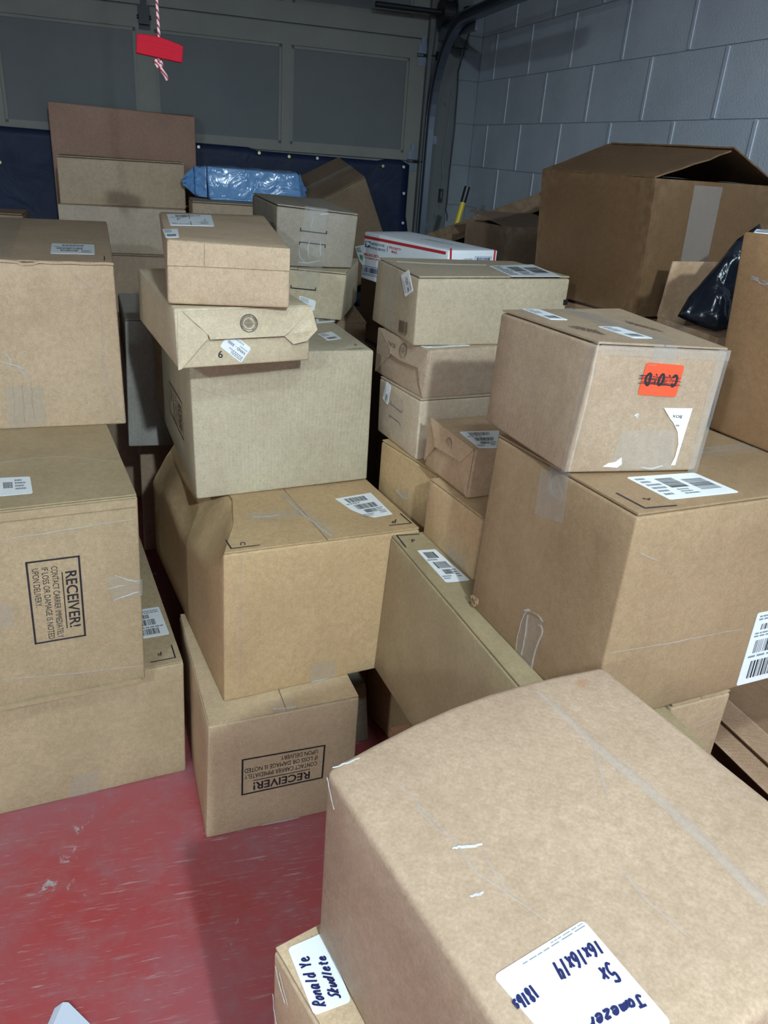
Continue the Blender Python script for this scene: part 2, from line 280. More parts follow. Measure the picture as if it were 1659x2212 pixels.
DEC = [
('L2', 'F', 'receiver', [(0.8253, 0.7381), (0.8246, 0.3147), (0.6747, 0.3154), (0.6755, 0.74)]),
('M1', 'F', 'receiver', [(0.7726, 0.3381), (0.2214, 0.3367), (0.2167, 0.6589), (0.7784, 0.638)]),
('M3', 'L', 'receiver_faint', [(0.7848, 0.5341), (0.7877, 0.2505), (0.4532, 0.2394), (0.4781, 0.5053)]),
('M2', 'T', 'line', [(0.0433, 0.0708), (0.0434, 0.0186), (0.1755, 0.0184)], 0.0038),
('M2', 'T', 'text', [(0.1238, 0.0461), (0.1149, 0.0286), (0.0907, 0.0304), (0.0999, 0.0489)], 'C'),
('M2', 'T', 'line', [(0.9759, 0.1019), (0.9789, 0.0345), (0.8599, 0.0369)], 0.0038),
('M2', 'T', 'text', [(0.8993, 0.0457), (0.8789, 0.0489), (0.9049, 0.0726), (0.9256, 0.0694)], 'P'),
('L1', 'T', 'line', [(0.9817, 0.0813), (0.9811, 0.0221), (0.9143, 0.0214)], 0.0038),
('L1', 'T', 'text', [(0.9468, 0.0427), (0.9367, 0.046), (0.9394, 0.0617), (0.9499, 0.0599)], 'P'),
('R1', 'T', 'line', [(0.3074, 0.9847), (0.0548, 0.9918), (0.0437, 0.9186)], 0.0038),
('R1', 'T', 'text', [(0.1717, 0.958), (0.2124, 0.9566), (0.1963, 0.9393), (0.1559, 0.9407)], 'P'),
('R2', 'T', 'line', [(0.0311, 0.1956), (0.0339, 0.038), (0.1081, 0.0253)], 0.0038),
('R2', 'T', 'text', [(0.0726, 0.0978), (0.0616, 0.1185), (0.0717, 0.1298), (0.082, 0.111)], 'P'),
('M3', 'T', 'line', [(1.0064, 0.1363), (1.0004, 0.0568)], 0.0025),
('M3', 'T', 'line', [(0.8553, 0.0136), (0.9493, 0.0264)], 0.0025),
('M3', 'T', 'text', [(0.9365, 0.0618), (0.9199, 0.0621), (0.9304, 0.083), (0.9471, 0.0828)], 'C'),
('L3', 'T', 'line', [(0.9729, 0.1055), (0.9716, 0.0299)], 0.0025),
('M2', 'T', 'label', [(0.7186, 0.2554), (0.9388, 0.2702), (0.9333, 0.1059), (0.7672, 0.0948)], 1),
('L1', 'T', 'label', [(0.9867, 0.1376), (0.8516, 0.1375), (0.8554, 0.2885), (0.9829, 0.2893)], 1),
('L2', 'T', 'label', [(0.5578, 0.1936), (0.7164, 0.1765), (0.7175, 0.0702), (0.5589, 0.0739)], 2),
('L3', 'T', 'label', [(0.7887, 0.3295), (0.9406, 0.3294), (0.9414, 0.1314), (0.7955, 0.1244)], 3),
('M5', 'T', 'label', [(0.0645, 0.8844), (0.4754, 0.9189), (0.449, 0.4989), (0.0653, 0.4458)], 1),
('M5', 'T', 'label', [(-0.0117, 0.2862), (0.1178, 0.333), (0.1048, 0.0781), (-0.0042, 0.0371)], 0),
('M4', 'F', 'vand', [(0.4576, 0.0404), (0.3067, 0.3504), (0.3864, 0.5936), (0.5387, 0.2901)]),
('M4', 'F', 'text', [(0.2921, 0.2808), (0.3258, 0.2763), (0.3232, 0.1482), (0.2893, 0.1531)], '6'),
('M4', 'F', 'seal', [(0.4552, 0.8949), (0.5843, 0.8861), (0.5815, 0.5841), (0.4507, 0.5968)]),
('M3', 'T', 'label', [(0.7919, 0.2263), (0.8976, 0.2605), (0.901, 0.1583), (0.8016, 0.1331)], 0),
('M3', 'T', 'label', [(0.9468, 0.569), (1.0332, 0.5782), (1.0094, 0.4232), (0.8702, 0.3922)], 0),
('B7', 'F', 'label', [(0.5319, 0.4538), (0.7153, 0.3715), (0.7045, 0.1551), (0.5579, 0.246)], 0),
('C4', 'L', 'sticker', [(0.7497, 0.6243), (0.6141, 0.8967), (0.7793, 1.0312), (0.9084, 0.7638)], '941-5021'),
('C4', 'T', 'label', [(0.6461, 0.577), (1.0339, 0.7329), (0.923, -0.026), (0.5823, -0.024)], 4),
('C4', 'L', 'bars', [(0.6602, 0.2561), (0.8554, 0.2897), (0.8601, 0.0853), (0.6655, 0.0544)]),
('C4', 'L', 'tape', [(0.1859, 1.0053), (0.5559, 1.0038), (0.5787, 0.3303), (0.3001, 0.314)]),
('C4', 'L', 'tape', [(0.3373, 0.2787), (0.6041, 0.2806), (0.6318, 0.0772), (0.3392, 0.0593)]),
('C4', 'F', 'patch', [(0.9741, 0.6622), (1.0061, 0.6687), (1.0079, 0.5905), (0.9771, 0.5817)], 'black'),
('C2', 'L', 'sticker', [(0.1119, 0.6493), (0.1995, 0.9878), (0.3122, 0.9372), (0.25, 0.5843)], ''),
('C2', 'L', 'line', [(0.3392, 0.6978), (0.3197, 0.641), (0.6033, 0.6149), (0.6109, 0.6575)], 0.0018),
('C2', 'L', 'line', [(0.3143, 0.4017), (0.3118, 0.4334), (0.5866, 0.4174), (0.5901, 0.3791)], 0.0018),
('C2', 'L', 'tape', [(0.2603, 0.8947), (0.6337, 0.8199), (0.6971, 0.1387), (0.3155, 0.1796)]),
('B6', 'F', 'line', [(0.2956, 0.6515), (0.295, 0.6098), (0.6209, 0.5959), (0.6206, 0.6349)], 0.0034),
('B6', 'F', 'line', [(0.2893, 0.386), (0.2912, 0.4212), (0.6167, 0.3985), (0.6171, 0.3574)], 0.0034),
('B7', 'F', 'line', [(0.4446, 0.6419), (0.4441, 0.5937), (0.6992, 0.591), (0.6999, 0.6378)], 0.0034),
('B6', 'F', 'tape', [(0.336, 1.0207), (0.6162, 1.0203), (0.6037, -0.0222), (0.2839, 0.0237)]),
('B7', 'F', 'tape', [(0.5043, 0.9933), (0.7346, 0.9871), (0.7325, 0.6267), (0.515, 0.6206)]),
('R2', 'T', 'label', [(0.1145, 0.3325), (0.2931, 0.2961), (0.3034, 0.0632), (0.1182, 0.0797)], 4),
('R2', 'F', 'label', [(0.4366, 0.4153), (0.6379, 0.4112), (0.6622, 0.0106), (0.4426, 0.0154)], 5),
('R2', 'L', 'tape', [(0.3808, 0.9543), (0.5713, 1.0162), (0.5916, 0.7818), (0.3955, 0.738)]),
('R2', 'L', 'tape', [(0.4425, 0.2427), (0.5922, 0.2778), (0.5853, 0.0002), (0.4473, -0.0053)]),
('R3', 'T', 'label', [(0.1549, 0.9924), (0.2872, 0.9705), (0.2717, 0.6244), (0.1365, 0.6329)], 0),
('R3', 'T', 'label', [(0.353, 0.4401), (0.5138, 0.4398), (0.5404, 0.1484), (0.3709, 0.1379)], 0),
('R3', 'T', 'smear', [(0.21, 0.173), (0.1007, 0.3915), (0.1596, 0.5241), (0.2657, 0.3593)]),
('R3', 'T', 'smear', [(0.7815, 0.2971), (0.6923, 0.5553), (0.7286, 0.6873), (0.8081, 0.4056)]),
('R3', 'T', 'tape', [(0.4155, 0.9417), (0.6363, 0.8885), (0.7057, 0.1422), (0.4634, 0.1)]),
('R3', 'F', 'cod', [(0.6769, 0.6134), (0.3832, 0.629), (0.3866, 0.8694), (0.678, 0.8564)]),
('R3', 'F', 'torn', [(0.6106, 0.5265), (0.8319, 0.5263), (0.8206, 0.058), (0.79, 0.0585), (0.805, 0.127), (0.8017, 0.2317), (0.7692, 0.335), (0.7145, 0.4112), (0.6818, 0.4425)]),
('R3', 'F', 'boxtext', [(0.7656, 0.4467), (0.6904, 0.4551), (0.6907, 0.4763), (0.7648, 0.4718)], 'BOX'),
('R3', 'F', 'boxtext', [(0.7629, 0.3809), (0.7318, 0.3834), (0.7325, 0.3986), (0.7636, 0.3961)], 'INV'),
('R3', 'F', 'torn', [(0.2736, 0.0534), (0.3075, 0.0815), (0.3577, 0.0911), (0.3929, 0.1282), (0.4091, 0.0735), (0.3809, 0.0452)]),
('R3', 'F', 'tape', [(0.3388, 0.3481), (0.7438, 0.3478), (0.8058, 0.0209), (0.3263, 0.0291)]),
('C7', 'T', 'label', [(0.1042, 0.5333), (0.5374, 0.4641), (0.2314, -0.0083), (0.06, 0.0385)], 1),
('R1', 'T', 'label', [(0.1302, 0.8912), (0.3359, 0.8859), (0.3962, 0.7032), (0.1405, 0.71)], 1),
('C3', 'T', 'label', [(-0.0152, 0.1631), (0.4375, 0.1224), (0.4777, 0.0855), (0.0309, 0.0943)], 0),
('C7', 'L', 'text', [(0.1595, 0.8259), (0.286, 0.8107), (0.305, 0.7288), (0.1901, 0.7504)], '9/23'),
('C7', 'L', 'seal', [(0.4328, 0.8886), (0.5691, 0.975), (0.613, 0.6695), (0.4759, 0.5776)]),
('C3', 'L', 'text', [(0.258, 0.8529), (0.4123, 0.8288), (0.4203, 0.752), (0.2661, 0.7657)], '/16/23'),
('C3', 'L', 'seal', [(0.4821, 0.8988), (0.6228, 0.9673), (0.6591, 0.6702), (0.5161, 0.5945)]),
('M4', 'F', 'flap', [(0.0558, 0.9606), (1.008, 0.9853), (0.8336, 0.5894), (0.7781, 0.5029), (0.2302, 0.4991), (0.2206, 0.5723)], [0, 0, 0.007, 0.011, 0.011, 0.007]),
('M4', 'F', 'flap', [(0.0238, 0.9698), (0.2178, 0.5875), (0.2157, 0.5052), (0.0214, 0.0027), (-0.0009, -0.0087)], [0, 0.006, 0.006, 0, 0]),
('M4', 'F', 'flap', [(1.0014, 0.9623), (1.0283, 0.6032), (0.9557, 0.3999), (0.8561, 0.3384), (0.7816, 0.4993), (0.8473, 0.6515)], [0, 0.02, 0.014, 0.008, 0.004, 0.002]),
('C3', 'L', 'flap', [(0.0354, 1.0238), (0.9757, 0.9797), (0.8823, 0.5895), (0.5823, 0.567), (0.3413, 0.6118), (0.3254, 0.6859)], [0, 0, 0.006, 0.007, 0.007, 0.005]),
('C3', 'L', 'flap', [(0.019, 1.0072), (0.3205, 0.6834), (0.3325, 0.5614), (0.0169, 0.0284)], [0, 0.005, 0.005, 0]),
('C3', 'L', 'flap', [(0.9768, 0.9719), (0.9993, 0.0631), (0.9386, 0.3079), (0.8834, 0.5814)], [0, 0, 0.004, 0.005]),
('C7', 'L', 'flap', [(0.0324, 1.0592), (0.9911, 1.0009), (0.8111, 0.6255), (0.6135, 0.6284), (0.2414, 0.5756), (0.1998, 0.7449)], [0, 0, 0.005, 0.006, 0.006, 0.005]),
('C7', 'L', 'flap', [(0.0279, 1.0477), (0.2089, 0.7506), (0.2344, 0.5532), (-0.0069, 0.1102)], [0, 0.004, 0.005, 0]),
('C7', 'L', 'flap', [(0.9904, 0.9877), (0.9737, 0.0174), (0.9329, 0.1546), (0.7582, 0.5471)], [0, 0, 0.004, 0.004]),
('M5', 'F', 'flap', [(0.0064, 0.9652), (0.2904, 0.9865), (0.2903, 0.6249), (0.0038, 0.6113)]),
('M5', 'F', 'flap', [(0.2978, 0.9876), (0.9928, 1.0011), (0.9918, 0.6362), (0.2978, 0.6258)]),
('F', 'T', 'flabel', [(0.3047, 0.069), (0.0801, 0.074), (0.0531, 0.3106), (0.3039, 0.323)]),
('F', 'T', 'hand', [(0.2925, 0.242), (0.1668, 0.2351), (0.1733, 0.2749), (0.2955, 0.2712)], '16x16x14'),
('F', 'T', 'hand', [(0.2805, 0.1771), (0.2386, 0.1891), (0.2503, 0.2217), (0.2828, 0.2214)], '5x'),
('F', 'T', 'hand', [(0.1112, 0.2309), (0.0493, 0.2239), (0.0522, 0.2469), (0.1092, 0.2597)], '18lbs'),
('F', 'T', 'hand', [(0.2873, 0.1183), (0.1454, 0.1304), (0.1587, 0.1525), (0.2877, 0.1394)], 'Jamezer'),
('F', 'T', 'crease', [(0.7137, 0.9911), (0.7153, 0.7464), (0.7247, 0.4563), (0.7096, 0.1577)], 0.016),
('F', 'T', 'wrinkle', [(0.1308, 0.9193), (0.1524, 0.8011), (0.1688, 0.6379), (0.1662, 0.5432), (0.2, 0.4444), (0.2358, 0.3389)], 0.003),
('F', 'T', 'wrinkle', [(0.1615, 0.7963), (0.1461, 0.7639), (0.1545, 0.6637)], 0.003),
('F', 'T', 'wrinkle', [(0.2183, 0.585), (0.2017, 0.5079), (0.2065, 0.4332)], 0.003),
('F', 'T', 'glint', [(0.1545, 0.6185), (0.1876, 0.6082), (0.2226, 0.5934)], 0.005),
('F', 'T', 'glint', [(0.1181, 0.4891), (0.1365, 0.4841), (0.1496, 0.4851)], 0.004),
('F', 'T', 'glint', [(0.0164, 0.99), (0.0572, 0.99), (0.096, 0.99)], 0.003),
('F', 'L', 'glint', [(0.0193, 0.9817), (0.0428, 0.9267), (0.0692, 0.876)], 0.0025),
('F', 'T', 'wrinkle', [(0.4769, 0.99), (0.5097, 0.99), (0.4893, 0.9617)], 0.004),
('F', 'T', 'wrinkle', [(0.6385, 0.99), (0.5713, 0.99), (0.4431, 0.99)], 0.004),
('F', 'T', 'wrinkle', [(0.4768, 0.4071), (0.4663, 0.2978), (0.4808, 0.1719)], 0.003),
('F', 'T', 'wrinkle', [(0.7036, 0.7282), (0.6063, 0.5666)], 0.004),
('F', 'T', 'rub', [(0.8478, 0.9823), (0.8991, 0.9643), (0.8637, 0.9378), (0.8285, 0.948)]),
('G', 'T', 'glabel', [(0.0025, 0.7249), (0.0344, 0.9687), (0.1548, 0.9562), (0.1145, 0.701)]),
('G', 'T', 'hand', [(0.0157, 0.7506), (0.0419, 0.9176), (0.0749, 0.9085), (0.0439, 0.7256)], 'Ronald Ye'),
('G', 'T', 'hand', [(0.0658, 0.752), (0.0959, 0.8911), (0.1175, 0.8799), (0.0919, 0.7224)], 'Skudlete'),
('L3', 'F', 'tape', [(0.6095, 0.2684), (0.7288, 0.2623), (0.7286, 0.0219), (0.6046, 0.0022)]),
('L3', 'F', 'wrinkle', [(0.8519, 0.9626), (0.8782, 0.9112), (0.9105, 0.868), (0.9445, 0.8466), (0.978, 0.9148)], 0.005),
('L3', 'F', 'wrinkle', [(0.7658, 0.8985), (0.8272, 0.7944), (0.8889, 0.7459)], 0.004),
('L3', 'F', 'wrinkle', [(0.9468, 0.8422), (0.9439, 0.6308), (0.9374, 0.3909), (0.9598, 0.1894), (0.99, 0.0732)], 0.006),
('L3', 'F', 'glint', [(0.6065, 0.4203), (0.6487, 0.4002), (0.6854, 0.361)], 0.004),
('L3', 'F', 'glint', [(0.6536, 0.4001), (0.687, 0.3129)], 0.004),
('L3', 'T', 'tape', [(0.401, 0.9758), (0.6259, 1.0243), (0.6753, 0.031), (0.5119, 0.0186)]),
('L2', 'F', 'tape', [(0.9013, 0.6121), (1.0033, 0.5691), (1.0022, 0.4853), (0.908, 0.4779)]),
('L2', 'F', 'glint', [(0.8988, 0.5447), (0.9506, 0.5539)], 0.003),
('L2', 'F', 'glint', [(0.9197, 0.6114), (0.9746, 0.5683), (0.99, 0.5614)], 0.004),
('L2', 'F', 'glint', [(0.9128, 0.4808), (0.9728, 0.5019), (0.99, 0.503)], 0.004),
('L2', 'F', 'tape', [(0.5548, 0.563), (0.6262, 0.5423), (0.624, 0.4215), (0.5454, 0.4462)]),
('M2', 'T', 'tape', [(0.212, 0.2258), (0.4911, 0.2106), (0.4786, 0.1602), (0.212, 0.1692)]),
('M2', 'T', 'tape', [(0.4479, 0.3423), (0.4889, 0.3359), (0.5737, 0.0219), (0.5092, 0.0089)]),
('M2', 'F', 'tape', [(0.4447, 0.1412), (0.5816, 0.1422), (0.5897, -0.026), (0.4508, -0.0243)]),
('M2', 'F', 'wrinkle', [(0.0782, 0.9579), (0.0759, 0.6039), (0.0789, 0.01)], 0.004),
('M1', 'T', 'tape', [(0.3928, 0.0888), (0.5777, 0.0878), (0.5799, -0.0038), (0.4136, -0.0048)]),
('L1', 'F', 'tape', [(0.6828, 0.1768), (0.7572, 0.2106), (0.748, -0.0189), (0.6738, -0.0043)]),
('C1', 'L', 'tape', [(0.3645, 0.8768), (0.5805, 0.9034), (0.5782, 0.8705), (0.3932, 0.8542)]),
('C8', 'L', 'tape', [(0.4997, 0.1996), (0.8487, 0.2651), (0.8509, 0.0614), (0.5398, -0.1086)]),
('D1', 'F', 'tape', [(0.5458, 1.0014), (0.6399, 1.0004), (0.6464, 0.441), (0.4111, 0.4388)]),
('C5', 'L', 'patch', [(-0.0001, 0.9214), (0.976, 0.9651), (0.9742, 0.9112), (0.0034, 0.8624)], 'red'),
('C5', 'L', 'patch', [(0.0228, 0.7991), (0.0941, 0.8219), (0.0875, 0.6916), (0.0232, 0.6802)], 'navyink'),
('C5', 'L', 'eagle', [(0.0228, 0.7991), (0.0941, 0.8219), (0.0875, 0.6916), (0.0232, 0.6802)]),
('C5', 'L', 'ctext', [(0.1, 0.8082), (0.2777, 0.8231), (0.2769, 0.7744), (0.1031, 0.7557)], ('UNITED STATES', 'navyink')),
('C5', 'L', 'ctext', [(0.096, 0.723), (0.2913, 0.7355), (0.2904, 0.6886), (0.0988, 0.6741)], ('POSTAL SERVICE', 'navyink')),
('C5', 'L', 'patch', [(0.3124, 0.8095), (0.3173, 0.8094), (0.3201, 0.6969), (0.3153, 0.6968)], 'navyink'),
('C5', 'L', 'ctext', [(0.337, 0.821), (0.4865, 0.8247), (0.4858, 0.7776), (0.3374, 0.7732)], ('PRIORITY', 'red')),
('C5', 'L', 'ctext', [(0.3708, 0.7501), (0.4444, 0.7552), (0.445, 0.7043), (0.3714, 0.6987)], ('MAIL', 'red')),
('C5', 'L', 'ctext', [(0.021, 0.5615), (0.2201, 0.585), (0.221, 0.526), (0.0221, 0.4967)], ('MAILING BOX', 'red')),
('C5', 'L', 'ctext', [(0.022, 0.4762), (0.2248, 0.5039), (0.2241, 0.4719), (0.0238, 0.4442)], ('FOR DOMESTIC AND', 'red')),
('C5', 'L', 'frame', [(0.0221, 0.2913), (0.2841, 0.3269), (0.2891, 0.1304), (0.0268, 0.0945)], 'navyink'),
('C5', 'F', 'patch', [(0.0168, 1.0392), (0.056, 1.0394), (0.0787, 0.7028), (0.0409, 0.7031)], 'red'),
('C5', 'F', 'patch', [(0.9235, 1.011), (0.9577, 1.0111), (0.9621, 0.6942), (0.9277, 0.6945)], 'red'),
('C5', 'F', 'frame', [(0.5404, 0.8881), (0.8812, 0.8838), (0.8814, 0.7664), (0.5395, 0.7723)], 'navyink'),
('C5', 'F', 'ctext', [(0.3165, 0.8521), (0.5099, 0.8514), (0.5113, 0.8252), (0.3177, 0.8261)], ('DELIVERY', 'grey')),
('C5', 'T', 'smear', [(0.4477, 0.579), (0.5255, 0.2131), (0.6286, 0.1451), (0.6146, 0.5026)]),
('C5', 'L', 'loose', [(-0.1153, 0.6297), (0.0221, 0.7335), (0.0315, 0.2391), (-0.0407, 0.3677)]),
('R3', 'L', 'tape', [(0.9361, 0.9699), (1.0044, 0.9997), (1.0278, 0.0203), (0.9819, -0.003)]),
('R3', 'F', 'tape', [(0.913, 0.9901), (1.0102, 0.9826), (1.01, -0.0095), (0.9339, -0.0014)]),
('R3', 'F', 'tape', [(0.0215, 0.9832), (1.0102, 0.9826), (1.0144, 0.9045), (0.0296, 0.9122)]),
('M3', 'F', 'wrinkle', [(0.0365, 0.7651), (0.1467, 0.7136), (0.2689, 0.6809)], 0.003),
('L2', 'F', 'wrinkle', [(0.6183, 0.8588), (0.7843, 0.867), (0.99, 0.8837)], 0.006),
('L2', 'F', 'wrinkle', [(0.5659, 0.1627), (0.7912, 0.1156), (0.99, 0.0896)], 0.006),
('R1', 'L', 'wrinkle', [(0.5329, 0.9814), (0.5356, 0.9317)], 0.004),
('E', 'F', 'wrinkle', [(0.5021, 0.9152), (0.9604, 0.9279)], 0.003),
('D5', 'L', 'chalk', [(0.1183, 0.8009), (0.2016, 0.7896), (0.2817, 0.7828)], 0.012),
('D5', 'T', 'label', [(0.0121, 0.9346), (0.0915, 0.8455), (0.4461, 1.1818), (0.2677, 1.1933)], 0),
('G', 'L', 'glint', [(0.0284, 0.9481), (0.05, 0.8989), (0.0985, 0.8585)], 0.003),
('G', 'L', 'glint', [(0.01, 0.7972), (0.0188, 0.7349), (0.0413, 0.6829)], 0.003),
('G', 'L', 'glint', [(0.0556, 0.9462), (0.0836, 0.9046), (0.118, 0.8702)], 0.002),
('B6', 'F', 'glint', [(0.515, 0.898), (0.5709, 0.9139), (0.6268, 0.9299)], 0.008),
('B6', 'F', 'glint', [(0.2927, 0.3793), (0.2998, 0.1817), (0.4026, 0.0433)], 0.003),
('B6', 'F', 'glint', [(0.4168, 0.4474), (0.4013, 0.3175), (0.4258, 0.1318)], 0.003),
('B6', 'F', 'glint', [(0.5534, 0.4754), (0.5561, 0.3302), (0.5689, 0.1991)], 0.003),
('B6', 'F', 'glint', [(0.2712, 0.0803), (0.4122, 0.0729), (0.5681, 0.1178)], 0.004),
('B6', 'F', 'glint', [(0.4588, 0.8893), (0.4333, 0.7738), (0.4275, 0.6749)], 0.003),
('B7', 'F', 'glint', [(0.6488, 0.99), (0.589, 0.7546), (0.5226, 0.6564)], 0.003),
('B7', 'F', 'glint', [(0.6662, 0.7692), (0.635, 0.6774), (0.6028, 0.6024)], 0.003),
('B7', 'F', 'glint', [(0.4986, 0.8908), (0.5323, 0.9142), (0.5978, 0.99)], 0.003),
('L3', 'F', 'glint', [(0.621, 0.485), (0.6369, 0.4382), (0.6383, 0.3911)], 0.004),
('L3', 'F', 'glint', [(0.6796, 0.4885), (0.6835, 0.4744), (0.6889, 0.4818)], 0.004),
('L3', 'F', 'crease', [(0.6348, 0.2768), (0.6312, 0.1599), (0.6251, 0.0408)], 0.004),
('L3', 'F', 'crease', [(0.6658, 0.2946), (0.6611, 0.158), (0.6578, 0.0381)], 0.004),
('L3', 'F', 'crease', [(0.6956, 0.2932), (0.6913, 0.156), (0.6921, 0.0555)], 0.004),
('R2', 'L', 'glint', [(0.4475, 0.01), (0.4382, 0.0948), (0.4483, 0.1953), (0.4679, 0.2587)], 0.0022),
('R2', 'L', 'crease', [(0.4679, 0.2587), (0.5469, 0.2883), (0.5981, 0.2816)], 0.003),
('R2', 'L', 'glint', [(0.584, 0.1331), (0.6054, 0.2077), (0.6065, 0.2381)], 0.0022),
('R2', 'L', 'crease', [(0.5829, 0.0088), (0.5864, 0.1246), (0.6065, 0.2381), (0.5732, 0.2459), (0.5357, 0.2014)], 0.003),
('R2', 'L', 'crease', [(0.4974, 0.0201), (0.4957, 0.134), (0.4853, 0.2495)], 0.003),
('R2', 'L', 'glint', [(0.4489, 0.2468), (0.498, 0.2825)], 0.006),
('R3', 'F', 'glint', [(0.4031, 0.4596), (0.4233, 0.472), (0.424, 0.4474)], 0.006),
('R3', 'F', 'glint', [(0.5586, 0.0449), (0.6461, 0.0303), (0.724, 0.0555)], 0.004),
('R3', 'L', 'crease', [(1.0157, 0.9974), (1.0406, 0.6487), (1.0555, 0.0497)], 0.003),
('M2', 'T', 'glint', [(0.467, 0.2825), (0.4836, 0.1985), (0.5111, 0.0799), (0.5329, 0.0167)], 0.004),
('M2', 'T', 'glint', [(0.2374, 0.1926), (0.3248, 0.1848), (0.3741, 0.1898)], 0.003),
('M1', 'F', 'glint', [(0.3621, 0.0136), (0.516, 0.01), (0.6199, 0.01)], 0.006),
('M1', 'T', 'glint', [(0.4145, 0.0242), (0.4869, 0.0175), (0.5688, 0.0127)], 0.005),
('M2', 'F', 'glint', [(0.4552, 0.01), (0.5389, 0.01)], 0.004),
('R2', 'F', 'wrinkle', [(0.0143, 0.845), (0.0566, 0.8029), (0.0856, 0.774)], 0.004),
('R2', 'F', 'wrinkle', [(0.01, 0.3804), (0.1656, 0.3628), (0.4038, 0.3505)], 0.004),
('C1', 'L', 'crease', [(0.3645, 0.8768), (0.506, 0.8676), (0.5782, 0.8705)], 0.008),
('C2', 'L', 'wrinkle', [(0.2102, 0.385), (0.3161, 0.3152), (0.4042, 0.3133)], 0.002),
('C2', 'L', 'wrinkle', [(0.1935, 0.1486), (0.3511, 0.1524), (0.4909, 0.0598)], 0.002),
('C2', 'L', 'wrinkle', [(0.4691, 0.3154), (0.5652, 0.4345), (0.6928, 0.2951)], 0.002),
('C4', 'T', 'crease', [(0.0468, 0.6993), (0.2969, 0.6073), (0.6382, 0.5917)], 0.004),
('L2', 'T', 'wrinkle', [(0.6355, 0.286), (0.7975, 0.2973), (0.9851, 0.2224)], 0.004),
]

# ------------------------------------------------------------------ the setting
COR = Vector((0.321, 4.686, 0)); RZ = math.atan2(-0.302, -0.953)   # local X runs left along the door, local Y runs towards the camera along the right wall
ROOM = Matrix.Translation(COR) @ Matrix.Rotation(RZ, 4, 'Z')
CEIL = 3.05; WU = 4.7; WS = 7.3
def struct(name, bm, mat, smooth=False):
    o = bm_obj(name, bm, mat, smooth=smooth); o.matrix_world = ROOM
    o['kind'] = 'structure'
    return o

